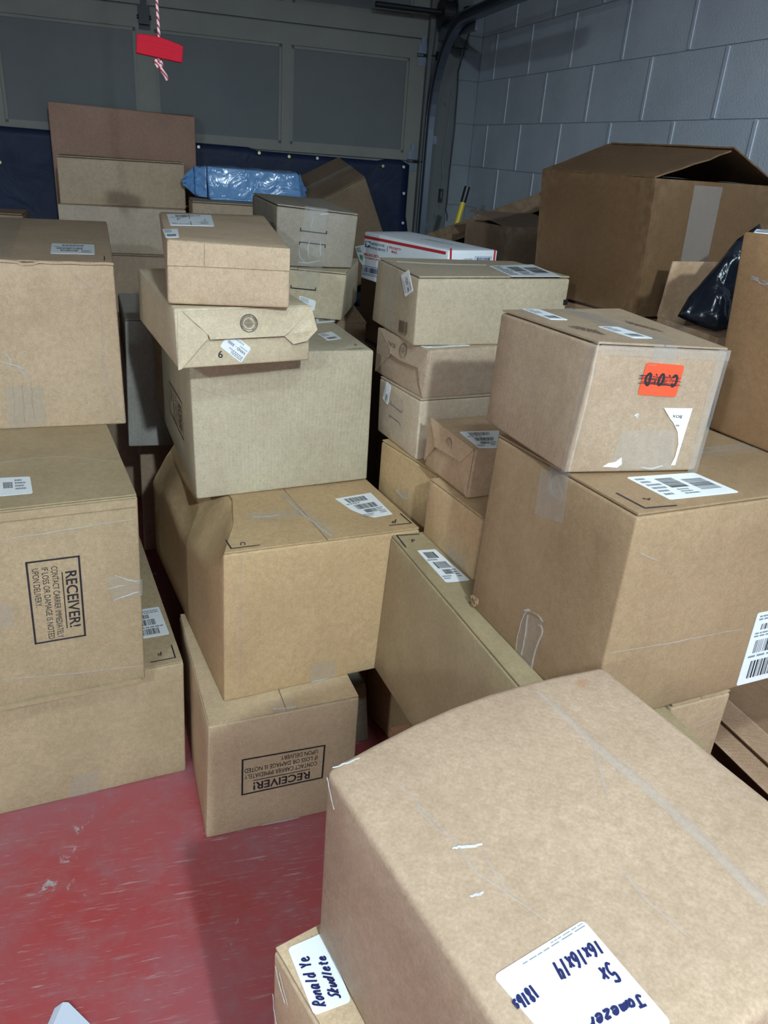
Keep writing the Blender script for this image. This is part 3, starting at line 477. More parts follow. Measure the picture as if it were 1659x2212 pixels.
def floor_mat():
    m, nt, b, _ = new_mat('painted_floor'); L = nt.links.new
    tc = N(nt, 'ShaderNodeTexCoord')
    base = N(nt, 'ShaderNodeTexNoise', Scale=2.2, Detail=6.0, Roughness=.6); L(tc.outputs['Object'], base.inputs['Vector'])
    r = N(nt, 'ShaderNodeValToRGB'); L(base.outputs['Fac'], r.inputs[0])
    r.color_ramp.elements[0].position = .35; r.color_ramp.elements[0].color = (.38, .055, .055, 1)
    r.color_ramp.elements[1].position = .68; r.color_ramp.elements[1].color = (.35, .11, .125, 1)
    # dusty haze of grey
    d = N(nt, 'ShaderNodeTexNoise', Scale=9.0, Detail=9.0, Roughness=.72); L(tc.outputs['Object'], d.inputs['Vector'])
    rd = N(nt, 'ShaderNodeValToRGB'); L(d.outputs['Fac'], rd.inputs[0]); rd.color_ramp.elements[0].position = .47; rd.color_ramp.elements[1].position = .74
    rd.color_ramp.elements[0].color = (0, 0, 0, 1); rd.color_ramp.elements[1].color = (.42, .42, .42, 1)
    m1 = N(nt, 'ShaderNodeMixRGB'); L(rd.outputs[0], m1.inputs[0]); L(r.outputs[0], m1.inputs[1]); m1.inputs[2].default_value = (.30, .22, .24, 1)
    # long scratches in two directions
    last = m1
    for ang, sx, sy, p0, p1, msc in ((-26, 90, 7, .595, .68, 1.6), (10, 120, 10, .61, .69, 2.1), (75, 120, 9, .61, .70, 1.9), (28, 160, 14, .61, .69, 2.6), (-60, 140, 12, .62, .69, 2.4)):
        mp = N(nt, 'ShaderNodeMapping'); mp.inputs['Rotation'].default_value = (0, 0, math.radians(ang)); mp.inputs['Scale'].default_value = (sy, sx, 1)
        L(tc.outputs['Object'], mp.inputs[0])
        n1 = N(nt, 'ShaderNodeTexNoise', Scale=1.0, Detail=5.0, Roughness=.65); L(mp.outputs[0], n1.inputs['Vector'])
        r1 = N(nt, 'ShaderNodeValToRGB'); L(n1.outputs['Fac'], r1.inputs[0]); r1.color_ramp.elements[0].position = p0; r1.color_ramp.elements[1].position = p1
        mk = N(nt, 'ShaderNodeTexNoise', Scale=msc, Detail=3.0); mo = N(nt, 'ShaderNodeMapping'); mo.inputs['Location'].default_value = (ang, 3, 0); L(tc.outputs['Object'], mo.inputs[0]); L(mo.outputs[0], mk.inputs['Vector'])
        rk = N(nt, 'ShaderNodeValToRGB'); L(mk.outputs['Fac'], rk.inputs[0]); rk.color_ramp.elements[0].position = .46; rk.color_ramp.elements[1].position = .60
        mu = N(nt, 'ShaderNodeMath', operation='MULTIPLY'); L(r1.outputs[0], mu.inputs[0]); L(rk.outputs[0], mu.inputs[1])
        mv = N(nt, 'ShaderNodeMath', operation='MULTIPLY'); L(mu.outputs[0], mv.inputs[0]); mv.inputs[1].default_value = .75
        mm = N(nt, 'ShaderNodeMixRGB'); L(mv.outputs[0], mm.inputs[0]); L(last.outputs[0], mm.inputs[1]); mm.inputs[2].default_value = (.46, .38, .38, 1)
        last = mm
    # chips down to bare concrete
    ch = N(nt, 'ShaderNodeTexNoise', Scale=4.2, Detail=14.0, Roughness=.7); mo = N(nt, 'ShaderNodeMapping'); mo.inputs['Location'].default_value = (4.3, 1.0, 0); L(tc.outputs['Object'], mo.inputs[0]); L(mo.outputs[0], ch.inputs['Vector'])
    rc = N(nt, 'ShaderNodeValToRGB'); L(ch.outputs['Fac'], rc.inputs[0]); rc.color_ramp.elements[0].position = .61; rc.color_ramp.elements[1].position = .635
    mm = N(nt, 'ShaderNodeMixRGB'); L(rc.outputs[0], mm.inputs[0]); L(last.outputs[0], mm.inputs[1]); mm.inputs[2].default_value = (.40, .38, .38, 1)
    L(mm.outputs[0], b.inputs['Base Color'])
    b.inputs['Roughness'].default_value = .42; b.inputs['Specular IOR Level'].default_value = .35
    bp = N(nt, 'ShaderNodeBump', Strength=.25, Distance=.003); L(d.outputs['Fac'], bp.inputs['Height']); L(bp.outputs[0], b.inputs['Normal'])
    return m

def wall_mat(name, col, bump=.5):
    m, nt, b, _ = new_mat(name); L = nt.links.new
    tc = N(nt, 'ShaderNodeTexCoord')
    n1 = N(nt, 'ShaderNodeTexNoise', Scale=3.0, Detail=7.0, Roughness=.65); L(tc.outputs['Object'], n1.inputs['Vector'])
    r = N(nt, 'ShaderNodeValToRGB'); L(n1.outputs['Fac'], r.inputs[0]); r.color_ramp.elements[0].position = .3; r.color_ramp.elements[1].position = .75
    r.color_ramp.elements[0].color = (col[0] * .78, col[1] * .8, col[2] * .82, 1); r.color_ramp.elements[1].color = (*col, 1)
    sp = N(nt, 'ShaderNodeTexNoise', Scale=45.0, Detail=6.0, Roughness=.8); L(tc.outputs['Object'], sp.inputs['Vector'])
    rs = N(nt, 'ShaderNodeValToRGB'); L(sp.outputs['Fac'], rs.inputs[0]); rs.color_ramp.elements[0].position = .26; rs.color_ramp.elements[1].position = .36
    rs.color_ramp.elements[0].color = (.45, .45, .45, 1); rs.color_ramp.elements[1].color = (1, 1, 1, 1)
    mx = N(nt, 'ShaderNodeMixRGB', blend_type='MULTIPLY'); mx.inputs[0].default_value = .7; L(r.outputs[0], mx.inputs[1]); L(rs.outputs[0], mx.inputs[2])
    L(mx.outputs[0], b.inputs['Base Color']); b.inputs['Roughness'].default_value = .6
    g = N(nt, 'ShaderNodeTexNoise', Scale=130.0, Detail=4.0); L(tc.outputs['Object'], g.inputs['Vector'])
    bp = N(nt, 'ShaderNodeBump', Strength=bump, Distance=.003); L(g.outputs['Fac'], bp.inputs['Height']); L(bp.outputs[0], b.inputs['Normal'])
    return m
M_BLOCK = wall_mat('painted_block', (.54, .58, .64))
M_DOOR = wall_mat('door_paint', (.125, .13, .13), .15)
M_RETURN_SHADED = wall_mat('return_block_shaded', (.20, .22, .24), .4)  # block paint darkened to stand in for weaker light on the return
M_CEIL = wall_mat('ceiling_paint', (.22, .22, .21), .2)
M_REAR = wall_mat('rear_wall_paint', (.28, .29, .30), .4)

bm = bmesh.new(); add_box(bm, (-.3, -.4, -.06), (WU + .2, WS + .2, 0)); struct('floor', bm, floor_mat())
bm = bmesh.new(); add_box(bm, (-.3, -.4, CEIL), (WU + .2, WS + .2, CEIL + .06)); struct('ceiling', bm, M_CEIL)
# right wall of painted concrete blocks with raised mortar joints
bm = bmesh.new()
add_box(bm, (-.2, -.3, 0), (-.004, WS, CEIL))
z0 = 1.888; s0 = 0.198; bw = .4064; bh = .2032
for j in range(-10, 6):
    za = max(0, z0 + j * bh); zb = min(CEIL, z0 + (j + 1) * bh)
    if zb - za < .02: continue
    o_ = .5 if j % 2 == 0 else 0.0
    for i in range(-1, 18):
        sa = max(0, s0 + (i + o_) * bw); sb = min(WS, s0 + (i + o_ + 1) * bw)
        if sb - sa < .02: continue
        add_box(bm, (-.0045, sa + .0045, za + .0015), (0, sb - .0045, zb - .0015))
        if sa > 0.01:
            vs = add_box(bm, (-.004, sa - .007, za + .004), (.0035, sa + .007, zb - .004))
struct('wall_right', bm, M_BLOCK)
# short return of block beside the door, jamb board and header
bm = bmesh.new(); add_box(bm, (0, -.2, 0), (.112, -.007, CEIL))
for j in range(-10, 6):
    za = max(0, z0 + j * bh); zb = min(CEIL, z0 + (j + 1) * bh)
    add_box(bm, (0, -.0075, za + .003), (.112, 0, zb - .003))
struct('wall_front', bm, M_RETURN_SHADED)
bm = bmesh.new(); add_box(bm, (.112, -.2, 0), (.285, -.012, CEIL)); add_box(bm, (.085, -.02, 2.235), (.165, .035, 2.47))
for z in (1.42, 1.98): add_cyl(bm, (.165, -.012, z), (.165, -.004, z), .011, n=12)
struct('trim_1', bm, M_DOOR)
bm = bmesh.new(); add_box(bm, (WU, -.3, 0), (WU + .15, WS, CEIL)); struct('wall_left', bm, M_REAR)
bm = bmesh.new(); add_box(bm, (-.2, WS, 0), (WU + .15, WS + .15, CEIL)); struct('wall_back', bm, M_REAR)

# sectional garage door
M_RAIL = wall_mat('door_rail_paint', (.22, .21, .18), .15)
bm = bmesh.new(); add_box(bm, (.277, -.10, 0), (WU, -.064, CEIL)); door = struct('door_1', bm, M_DOOR)
bm = bmesh.new()
stl = [(.277, .37), (.985, 1.032), (1.640, 1.725), (2.335, 2.40), (3.0, 3.06), (3.66, 3.74), (4.35, 4.7)]
for za, zb, rb, rt in ((1.692, 2.259, 1.727, 2.172), (2.266, CEIL, 2.35, CEIL), (1.10, 1.686, 1.16, 1.64), (.52, 1.094, .58, 1.05), (0, .514, .06, .47)):
    add_box(bm, (.277, -.066, za), (WU, -.050, rb)); 
    if rt < zb: add_box(bm, (.277, -.066, rt), (WU, -.050, zb))
    for a_, b_ in stl: add_box(bm, (a_, -.066, rb), (b_, -.0502, rt))
    for (a_, b_), (c_, d_) in zip(stl, stl[1:]):      # sloped bead round each panel
        q = .014
        for lo, hi in (((b_, rb), (b_ + q, rt)), ((c_ - q, rb), (c_, rt)), ((b_, rb), (c_, rb + q)), ((b_, rt - q), (c_, rt))):
            add_box(bm, (lo[0], -.066, lo[1]), (hi[0], -.059, hi[1]))
bm_obj('rails', bm, M_RAIL, door)
def hinge(u, z, roller):
    bm = bmesh.new()
    add_box(bm, (u - .026, -.05, z - .05), (u + .026, -.046, z + .05))
    add_box(bm, (u - .014, -.046, z + .0), (u + .014, -.040, z + .085))
    add_cyl(bm, (u - .032, -.038, z), (u + .032, -.038, z), .008, n=10)
    for du in (-.016, .016):
        add_cyl(bm, (u + du, -.046, z + .03), (u + du, -.042, z + .03), .006, n=8)
        add_cyl(bm, (u + du, -.046, z - .03), (u + du, -.042, z - .03), .006, n=8)
    h = bm_obj('door_hinge', bm, MT['darksteel'] if not roller else MT['steel'], door)
    if roller:
        bm = bmesh.new(); add_cyl(bm, (u, -.034, z), (u - .06, -.005, z), .005, n=8); add_cyl(bm, (u - .06, -.010, z), (u - .075, -.010, z), .02, n=16)
        bm_obj('roller', bm, MT['darksteel'], h)
hinge(1.683, 2.215, False); hinge(.303, 2.19, True); hinge(.316, 1.69, True)
bm = bmesh.new(); add_box(bm, (1.66, -.046, 2.185), (1.706, -.02, 2.25)); bm_obj('hinge_bracket', bm, MT['darksteel'], door)

def room_thing(o): o.matrix_world = ROOM; return o
# vertical track curving to run back under the ceiling
tr = room_thing(empty('garage_door_track'))
tag(tr, 'galvanised steel garage door track curving overhead in the corner by the block wall', 'track')
path = [(.268, .045, z) for z in (0.0, .5, 1.0, 1.5, 1.85)]
R_ = .40
for i in range(1, 13):
    t = i / 12 * math.pi / 2
    path.append((.268, .045 + R_ * (1 - math.cos(t)), 1.85 + R_ * math.sin(t) * 1.16))
ze = path[-1][2]
path += [(.268, .045 + R_ + .5, ze + .01), (.268, .045 + R_ + 1.6, ze + .02)]
def channel(bm, path, hw, t):
    prof = [(-hw, 0), (hw, 0), (hw, .030), (hw - .008, .034), (hw - .008, .026), (hw - t, .026), (hw - t, t), (-hw + t, t), (-hw + t, .026), (-hw + .008, .026), (-hw + .008, .034), (-hw, .030)]
    rings = []
    for i, p in enumerate(path):
        p = Vector(p); d = (Vector(path[min(i + 1, len(path) - 1)]) - Vector(path[max(0, i - 1)])).normalized()
        X = Vector((1, 0, 0)); nrm = X.cross(d).normalized()
        rings.append([bm.verts.new(p - X * .02 + nrm * a_ + X * b_) for a_, b_ in prof])
    for A, Bq in zip(rings, rings[1:]):
        for k in range(len(prof)):
            bm.faces.new((A[k], A[(k + 1) % len(prof)], Bq[(k + 1) % len(prof)], Bq[k]))
    bm.faces.new(rings[0][::-1]); bm.faces.new(rings[-1])
bm = bmesh.new(); channel(bm, path, .026, .003); bm_obj('rail', bm, MT['steel'], tr)
for z in (.5, 1.36, 1.80):
    bm = bmesh.new(); add_box(bm, (.20, -.012, z - .02), (.248, -.006, z + .02)); add_box(bm, (.244, -.012, z - .02), (.249, .045, z + .02)); add_cyl(bm, (.218, -.006, z), (.218, .002, z), .008, n=8)
    bm_obj('bracket', bm, MT['steel'], tr)
bm = bmesh.new(); add_box(bm, (.225, -.01, 2.255), (.240, .50, 2.32)); bm_obj('support_angle', bm, MT['steel'], tr)
# lift cable and its drum
dr = room_thing(empty('cable_drum'))
tag(dr, 'dark round cable drum at the top of the garage door with thin cable hanging down', 'drum')
bm = bmesh.new(); add_cyl(bm, (.20, .07, 2.37), (.26, .07, 2.37), .055, n=28); add_cyl(bm, (.255, .07, 2.37), (.265, .07, 2.37), .065, n=28); add_cyl(bm, (.195, .07, 2.37), (.203, .07, 2.37), .065, n=28)
add_box(bm, (.12, .0, 2.33), (.135, .10, 2.41)); add_cyl(bm, (.12, .07, 2.37), (.60, .07, 2.37), .013, n=12)
bm_obj('drum', bm, MT['darksteel'], dr)
bm = bmesh.new(); add_tube(bm, [(.262, .02, 2.33), (.272, 0.0, 2.0), (.268, -.005, 1.4), (.268, -.005, .08)], .0022, 6); bm_obj('cable', bm, MT['darksteel'], dr)
# wires on the jamb and the little pull switch
wr = room_thing(empty('door_sensor_wire'))
tag(wr, 'thin black wire hanging down the pale jamb board beside the track', 'wire')
pts = [(.10, .06, 2.30), (.112, .03, 2.20), (.118, .004, 2.13), (.112, .003, 2.05), (.108, .004, 1.86), (.112, .003, 1.65), (.110, .004, 1.50), (.113, .004, 1.455), (.103, .005, 1.43), (.101, .004, 1.40)]
bm = bmesh.new(); add_tube(bm, pts, .0028, 6); bm_obj('black_strand', bm, MT['cord'], wr)
pu = room_thing(empty('pull_switch'))
tag(pu, 'small black pull switch dangling on a pale cord against the jamb', 'switch')
pts = [(.140, -.003, 2.05), (.146, -.003, 1.86), (.158, -.002, 1.76), (.160, -.001, 1.70), (.150, 0, 1.63), (.150, .002, 1.56)]
bm = bmesh.new(); add_tube(bm, pts, .002, 6); bm_obj('cord', bm, MT['wire'], pu)
bm = bmesh.new(); add_box(bm, (.141, -.006, 1.495), (.161, .010, 1.562)); o = bm_obj('body', bm, MT['black'], pu)
bm = bmesh.new(); add_box(bm, (.1495, .010, 1.515), (.1535, .012, 1.548)); bm_obj('slot', bm, MT['wire'], pu)
bm = bmesh.new(); add_tube(bm, [(.147, .002, 1.495), (.145, .002, 1.475), (.150, .002, 1.465), (.156, .002, 1.475), (.155, .002, 1.495)], .0016, 6); bm_obj('loop', bm, MT['wire'], pu)

# navy tarpaulin hung over the lower door
def tarp():
    t = room_thing(empty('tarpaulin'))
    tag(t, 'dark navy tarpaulin with pale eyelets hanging over the lower garage door', 'tarp')
    m, nt, b, _ = new_mat('navy_tarp'); L = nt.links.new
    tc = N(nt, 'ShaderNodeTexCoord'); no = N(nt, 'ShaderNodeTexNoise', Scale=6.0, Detail=6.0, Distortion=.8); L(tc.outputs['Object'], no.inputs['Vector'])
    r = N(nt, 'ShaderNodeValToRGB'); L(no.outputs['Fac'], r.inputs[0]); r.color_ramp.elements[0].color = (.006, .010, .030, 1); r.color_ramp.elements[1].color = (.014, .024, .065, 1)
    L(r.outputs[0], b.inputs['Base Color']); b.inputs['Roughness'].default_value = .55; b.inputs['Specular IOR Level'].default_value = .25
    bp = N(nt, 'ShaderNodeBump', Strength=.5, Distance=.02); L(no.outputs['Fac'], bp.inputs['Height']); L(bp.outputs[0], b.inputs['Normal'])
    nu, nz = 90, 44; V = []; F = []
    for i in range(nu + 1):
        for j in range(nz + 1):
            u = .335 + (4.45 - .335) * i / nu; zt = 1.690 + .012 * max(0, u - .4) / 1.0 * .8 + (-.012 if .5 < u < 1.2 else 0)
            if u < .38: zt -= .02
            z = .02 + (zt - .02) * j / nz
            d = .010 * noise.noise((u * 1.3, z * 3.2, 2)) + .012 * noise.noise((u * .6 + 3, z * 6, 5)) * (1 - j / nz)
            uu = u + (.02 * max(0, 1 - abs(z - 1.34) / .06) * -1 if i == 0 else 0)
            V.append((uu, -.030 + max(-.014, d) + .012 * (1 - j / nz), z))
    for i in range(nu):
        for j in range(nz):
            a_ = i * (nz + 1) + j; F.append((a_, a_ + 1, a_ + nz + 2, a_ + nz + 1))
    o = mesh_obj('sheet', V, F, m, t, True)
    so = o.modifiers.new('thick', 'SOLIDIFY'); so.thickness = .002
    for k_, (u, z) in enumerate(((2.376, 1.552), (1.452, 1.682), (1.15, 1.675), (.996, 1.668), (.848, 1.670), (.49, 1.655), (.374, 1.658), (.362, 1.526), (.355, 1.374), (1.90, 1.688), (2.80, 1.56))):
        bm = bmesh.new(); add_cyl(bm, (u, -.012, z), (u, -.006, z), .0075, n=16); add_cyl(bm, (u, -.006, z), (u, -.004, z), .004, n=12)
        bm_obj('eyelet', bm, MT['brass'] if k_ in (0, 2, 3, 5) else MT['eyelet'], t)
tarp()
# ceiling strip light above the camera
cl = empty('ceiling_light', (LAMP[0], LAMP[1], LAMP[2]), math.radians(-72))
tag(cl, 'strip light mounted under the garage ceiling', 'lamp')
bm = bmesh.new(); add_box(bm, (-.08, -.24, .02), (.08, .24, .09)); bm_obj('housing', bm, plain('housing_paint', (.6, .6, .6), .5), cl)
for y in (-.2, .2):
    bm = bmesh.new(); add_cyl(bm, (0, y, .09), (0, y, CEIL - LAMP[2] - .002), .004, n=8); bm_obj('chain', bm, MT['steel'], cl)
rb = empty('bulb_holder', FILL_BULB); tag(rb, 'holder of an added fill bulb, unseen, on the left behind the camera', 'lamp')
bm = bmesh.new(); add_cyl(bm, (0, 0, .10), (0, 0, CEIL - FILL_BULB[2] - .002), .05, n=20); bm_obj('holder', bm, plain('holder_plastic', (.6, .6, .6), .5), rb)
bm = bmesh.new(); add_cyl(bm, (0, 0, .10), (0, 0, -.028), .065, .26, n=40, caps=False); o = bm_obj('lamp_shade', bm, plain('shade_enamel', (.5, .5, .5), .5), rb)  # shade added to keep the fill light off the upper door
sd = o.modifiers.new('thick', 'SOLIDIFY'); sd.thickness = .002
rb = empty('bulb_holder', BULB); tag(rb, 'shaded bulb holder on the ceiling at the right behind the camera', 'lamp')
bm = bmesh.new(); add_cyl(bm, (0, 0, .08), (0, 0, CEIL - BULB[2] - .002), .05, n=20); bm_obj('holder', bm, plain('holder_plastic', (.6, .6, .6), .5), rb)
bm = bmesh.new(); add_cyl(bm, (0, 0, .085), (0, 0, -.034), .06, .26, n=40, caps=False); o = bm_obj('lamp_shade', bm, plain('shade_enamel', (.5, .5, .5), .5), rb)
sd = o.modifiers.new('thick', 'SOLIDIFY'); sd.thickness = .002

# ------------------------------------------------------------------ cartons
FACE = {'F': ('FBL', 'FBR', 'FTR', 'FTL'), 'L': ('KBL', 'FBL', 'FTL', 'KTL'), 'R': ('FBR', 'KBR', 'KTR', 'FTR'), 'T': ('FTL', 'FTR', 'KTR', 'KTL'), 'K': ('KBR', 'KBL', 'KTL', 'KTR')}
class Carton:
    def __init__(self, key):
        self.o, self.yaw, self.s, off = BOX[key]
        w, d, h = self.s; self.C = {}
        for a_, ya in (('F', 0), ('K', d)):
            for t_, za in (('B', 0), ('T', h)):
                for l_, xa in (('L', 0), ('R', w)):
                    self.C[a_ + t_ + l_] = Vector((xa, ya, za)) + Vector(off.get(a_ + t_ + l_, (0, 0, 0)))
    def tri(self, x, y, z):
        C = self.C; p = Vector((0, 0, 0))
        for a_, wy in (('F', 1 - y), ('K', y)):
            for t_, wz in (('B', 1 - z), ('T', z)):
                for l_, wx in (('L', 1 - x), ('R', x)):
                    p += C[a_ + t_ + l_] * (wx * wy * wz)
        return p
    def face(self, f, s, t, n=0.0):
        a_, b_, c_, d_ = [self.C[k] for k in FACE[f]]
        p = a_ * (1 - s) * (1 - t) + b_ * s * (1 - t) + c_ * s * t + d_ * (1 - s) * t
        if n:
            nn = ((b_ - a_) + (c_ - d_)).cross((d_ - a_) + (c_ - b_)).normalized()
            p = p + nn * n
        return p
    def dims(self, f):
        a_, b_, c_, d_ = [self.C[k] for k in FACE[f]]
        return (b_ - a_).length, (d_ - a_).length

def round_box(bm, size, r, fn, lower=0.0):
    """grid box with rounded edges, deformed by fn(x,y,z in 0..1)"""
    ax = []
    for S_ in size:
        k = max(3, min(9, int(S_ / .06)))
        ax.append([0, r * .35, r] + [r + (S_ - 2 * r) * i / k for i in range(1, k)] + [S_ - r, S_ - r * .35, S_])
    cache = {}
    def vert(p):
        key = tuple(round(v, 6) for v in p)
        if key in cache: return cache[key]
        q = Vector([min(max(p[i], r), size[i] - r) for i in range(3)]); v = Vector(p) - q
        if v.length > 1e-9: v = q + v.normalized() * r
        else: v = q
        cache[key] = bm.verts.new(fn(v[0] / size[0], v[1] / size[1], v[2] / size[2]))
        return cache[key]
    for i, j, k in ((0, 1, 2), (1, 2, 0), (2, 0, 1)):
        for e_ in (0, 1):
            A, Bq = ax[j], ax[k]
            for a_ in range(len(A) - 1):
                for b_ in range(len(Bq) - 1):
                    qs = []
                    for da, db in ((0, 0), (1, 0), (1, 1), (0, 1)):
                        p = [0, 0, 0]; p[i] = size[i] * e_; p[j] = A[a_ + da]; p[k] = Bq[b_ + db]
                        qs.append(vert(p))
                    if len(set(qs)) == 4: bm.faces.new(qs)

def quad_map(c, f, q, n):
    """maps (a,b) in 0..1 of the decal (a to the right, b up) on to the face; q = TL,TR,BR,BL"""
    TL, TR, BR, BL = [Vector((*p, 0)) for p in q]
    def g(a_, b_, nn=n):
        p = BL * (1 - a_) * (1 - b_) + BR * a_ * (1 - b_) + TR * a_ * b_ + TL * (1 - a_) * b_
        return c.face(f, p[0], p[1], nn)
    w = ((g(1, 0) - g(0, 0)).length + (g(1, 1) - g(0, 1)).length) / 2; h = ((g(0, 1) - g(0, 0)).length + (g(1, 1) - g(1, 0)).length) / 2
    return g, w, h

def plate(bm, g, pts, n0, n1):
    """polygon (a,b) extruded along the normal between n0 and n1"""
    lo = [bm.verts.new(g(a_, b_, n0)) for a_, b_ in pts]; hi = [bm.verts.new(g(a_, b_, n1)) for a_, b_ in pts]
    k = len(pts)
    bm.faces.new(lo[::-1]); bm.faces.new(hi)
    for i in range(k): bm.faces.new((lo[i], lo[(i + 1) % k], hi[(i + 1) % k], hi[i]))

def rect_pts(a0, b0, a1, b1): return [(a0, b0), (a1, b0), (a1, b1), (a0, b1)]
def rounded(w, h, r, n=4):
    r = min(r, w * .4, h * .4); P = []
    for cx, cy, t0 in ((w - r, r, -90), (w - r, h - r, 0), (r, h - r, 90), (r, r, 180)):
        for i in range(n + 1):
            t = math.radians(t0 + 90 * i / n); P.append(((cx + r * math.cos(t)) / w, (cy + r * math.sin(t)) / h))
    return P

def grid_plate(bm, g, a0, b0, a1, b1, n0, n1, na=6, nb=6):
    def ring(nn): return [[bm.verts.new(g(a0 + (a1 - a0) * i / na, b0 + (b1 - b0) * j / nb, nn)) for j in range(nb + 1)] for i in range(na + 1)]
    A, Bq = ring(n0), ring(n1)
    for i in range(na):
        for j in range(nb):
            bm.faces.new((Bq[i][j], Bq[i + 1][j], Bq[i + 1][j + 1], Bq[i][j + 1])); bm.faces.new((A[i][j], A[i][j + 1], A[i + 1][j + 1], A[i + 1][j]))
    for i in range(na):
        bm.faces.new((A[i][0], A[i + 1][0], Bq[i + 1][0], Bq[i][0])); bm.faces.new((A[i][nb], Bq[i][nb], Bq[i + 1][nb], A[i + 1][nb]))
    for j in range(nb):
        bm.faces.new((A[0][j], Bq[0][j], Bq[0][j + 1], A[0][j + 1])); bm.faces.new((A[na][j], A[na][j + 1], Bq[na][j + 1], Bq[na][j]))

def ribbon(bm, pts, wid, closed=False):
    """flat stroke along 3-D points already on a face; wid in metres; needs the face normal as pts' third item"""
    P, nn = pts; L_ = []; R2 = []
    for i, p in enumerate(P):
        d = (P[min(i + 1, len(P) - 1)] - P[max(i - 1, 0)]).normalized(); s_ = d.cross(nn).normalized() * wid / 2
        L_.append(bm.verts.new(p + s_)); R2.append(bm.verts.new(p - s_))
    for i in range(len(P) - 1): bm.faces.new((L_[i], R2[i], R2[i + 1], L_[i + 1]))

FLAP_LIFT = {'M4': .0185, 'C3': .013, 'C7': .012}
def flap_map(c, key, f, q, n0):
    """like quad_map, but following the folded end flap, which stands off more towards its lower edge"""
    TL, TR, BR, BL = [Vector((*p, 0)) for p in q]; k = FLAP_LIFT.get(key, 0)
    def g(a_, b_, nn=None):
        p = BL * (1 - a_) * (1 - b_) + BR * a_ * (1 - b_) + TR * a_ * b_ + TL * (1 - a_) * b_
        return c.face(f, p[0], p[1], n0 + k * (1 - p[1]))
    return g

def nrm(c, f): return (c.face(f, .5, .5, 1) - c.face(f, .5, .5, 0))

def text_mesh(bm, txt, g, a0, b0, a1, b1, bold=0.0):
    cu = bpy.data.curves.new('text', 'FONT'); cu.body = txt; cu.size = 1; cu.offset = bold; cu.resolution_u = 3
    o = bpy.data.objects.new('text', cu); COL.objects.link(o)
    dg = bpy.context.evaluated_depsgraph_get(); me = bpy.data.meshes.new_from_object(o.evaluated_get(dg))
    xs = [v.co.x for v in me.vertices]; ys = [v.co.y for v in me.vertices]
    x0, x1, y0, y1 = min(xs), max(xs), min(ys), max(ys)
    vs = [bm.verts.new(g(a0 + (a1 - a0) * (v.co.x - x0) / (x1 - x0), b0 + (b1 - b0) * (v.co.y - y0) / max(1e-6, y1 - y0))) for v in me.vertices]
    for p in me.polygons:
        try: bm.faces.new([vs[i] for i in p.vertices])
        except ValueError: pass
    bpy.data.objects.remove(o); bpy.data.curves.remove(cu); bpy.data.meshes.remove(me)

def bars(bm, g, a0, b0, a1, b1, n=34, rnd=None, vertical=True):
    rnd = rnd or random.Random(3); x = 0.0; W_ = []
    for i in range(n): W_.append((rnd.choice((1, 1, 2, 3)), rnd.choice((1, 1, 2, 2, 3))))
    T = sum(p + q for p, q in W_)
    for p, q in W_:
        if vertical: pts = rect_pts(a0 + (a1 - a0) * x / T, b0, a0 + (a1 - a0) * (x + p) / T, b1)
        else: pts = rect_pts(a0, b0 + (b1 - b0) * x / T, a1, b0 + (b1 - b0) * (x + p) / T)
        bm.faces.new([bm.verts.new(g(*q_)) for q_ in pts]); x += p + q

def fine_print(bm, g, a0, b0, a1, b1, rows, rnd):
    for i in range(rows):
        y1 = b1 - (b1 - b0) * i / rows; y0 = y1 - (b1 - b0) / rows * .55; x = a0; end = a0 + (a1 - a0) * rnd.uniform(.6, 1)
        while x < end:
            wd = (a1 - a0) * rnd.uniform(.05, .16)
            bm.faces.new([bm.verts.new(g(*q_)) for q_ in rect_pts(x, y0, min(x + wd, end), y1)]); x += wd * 1.25

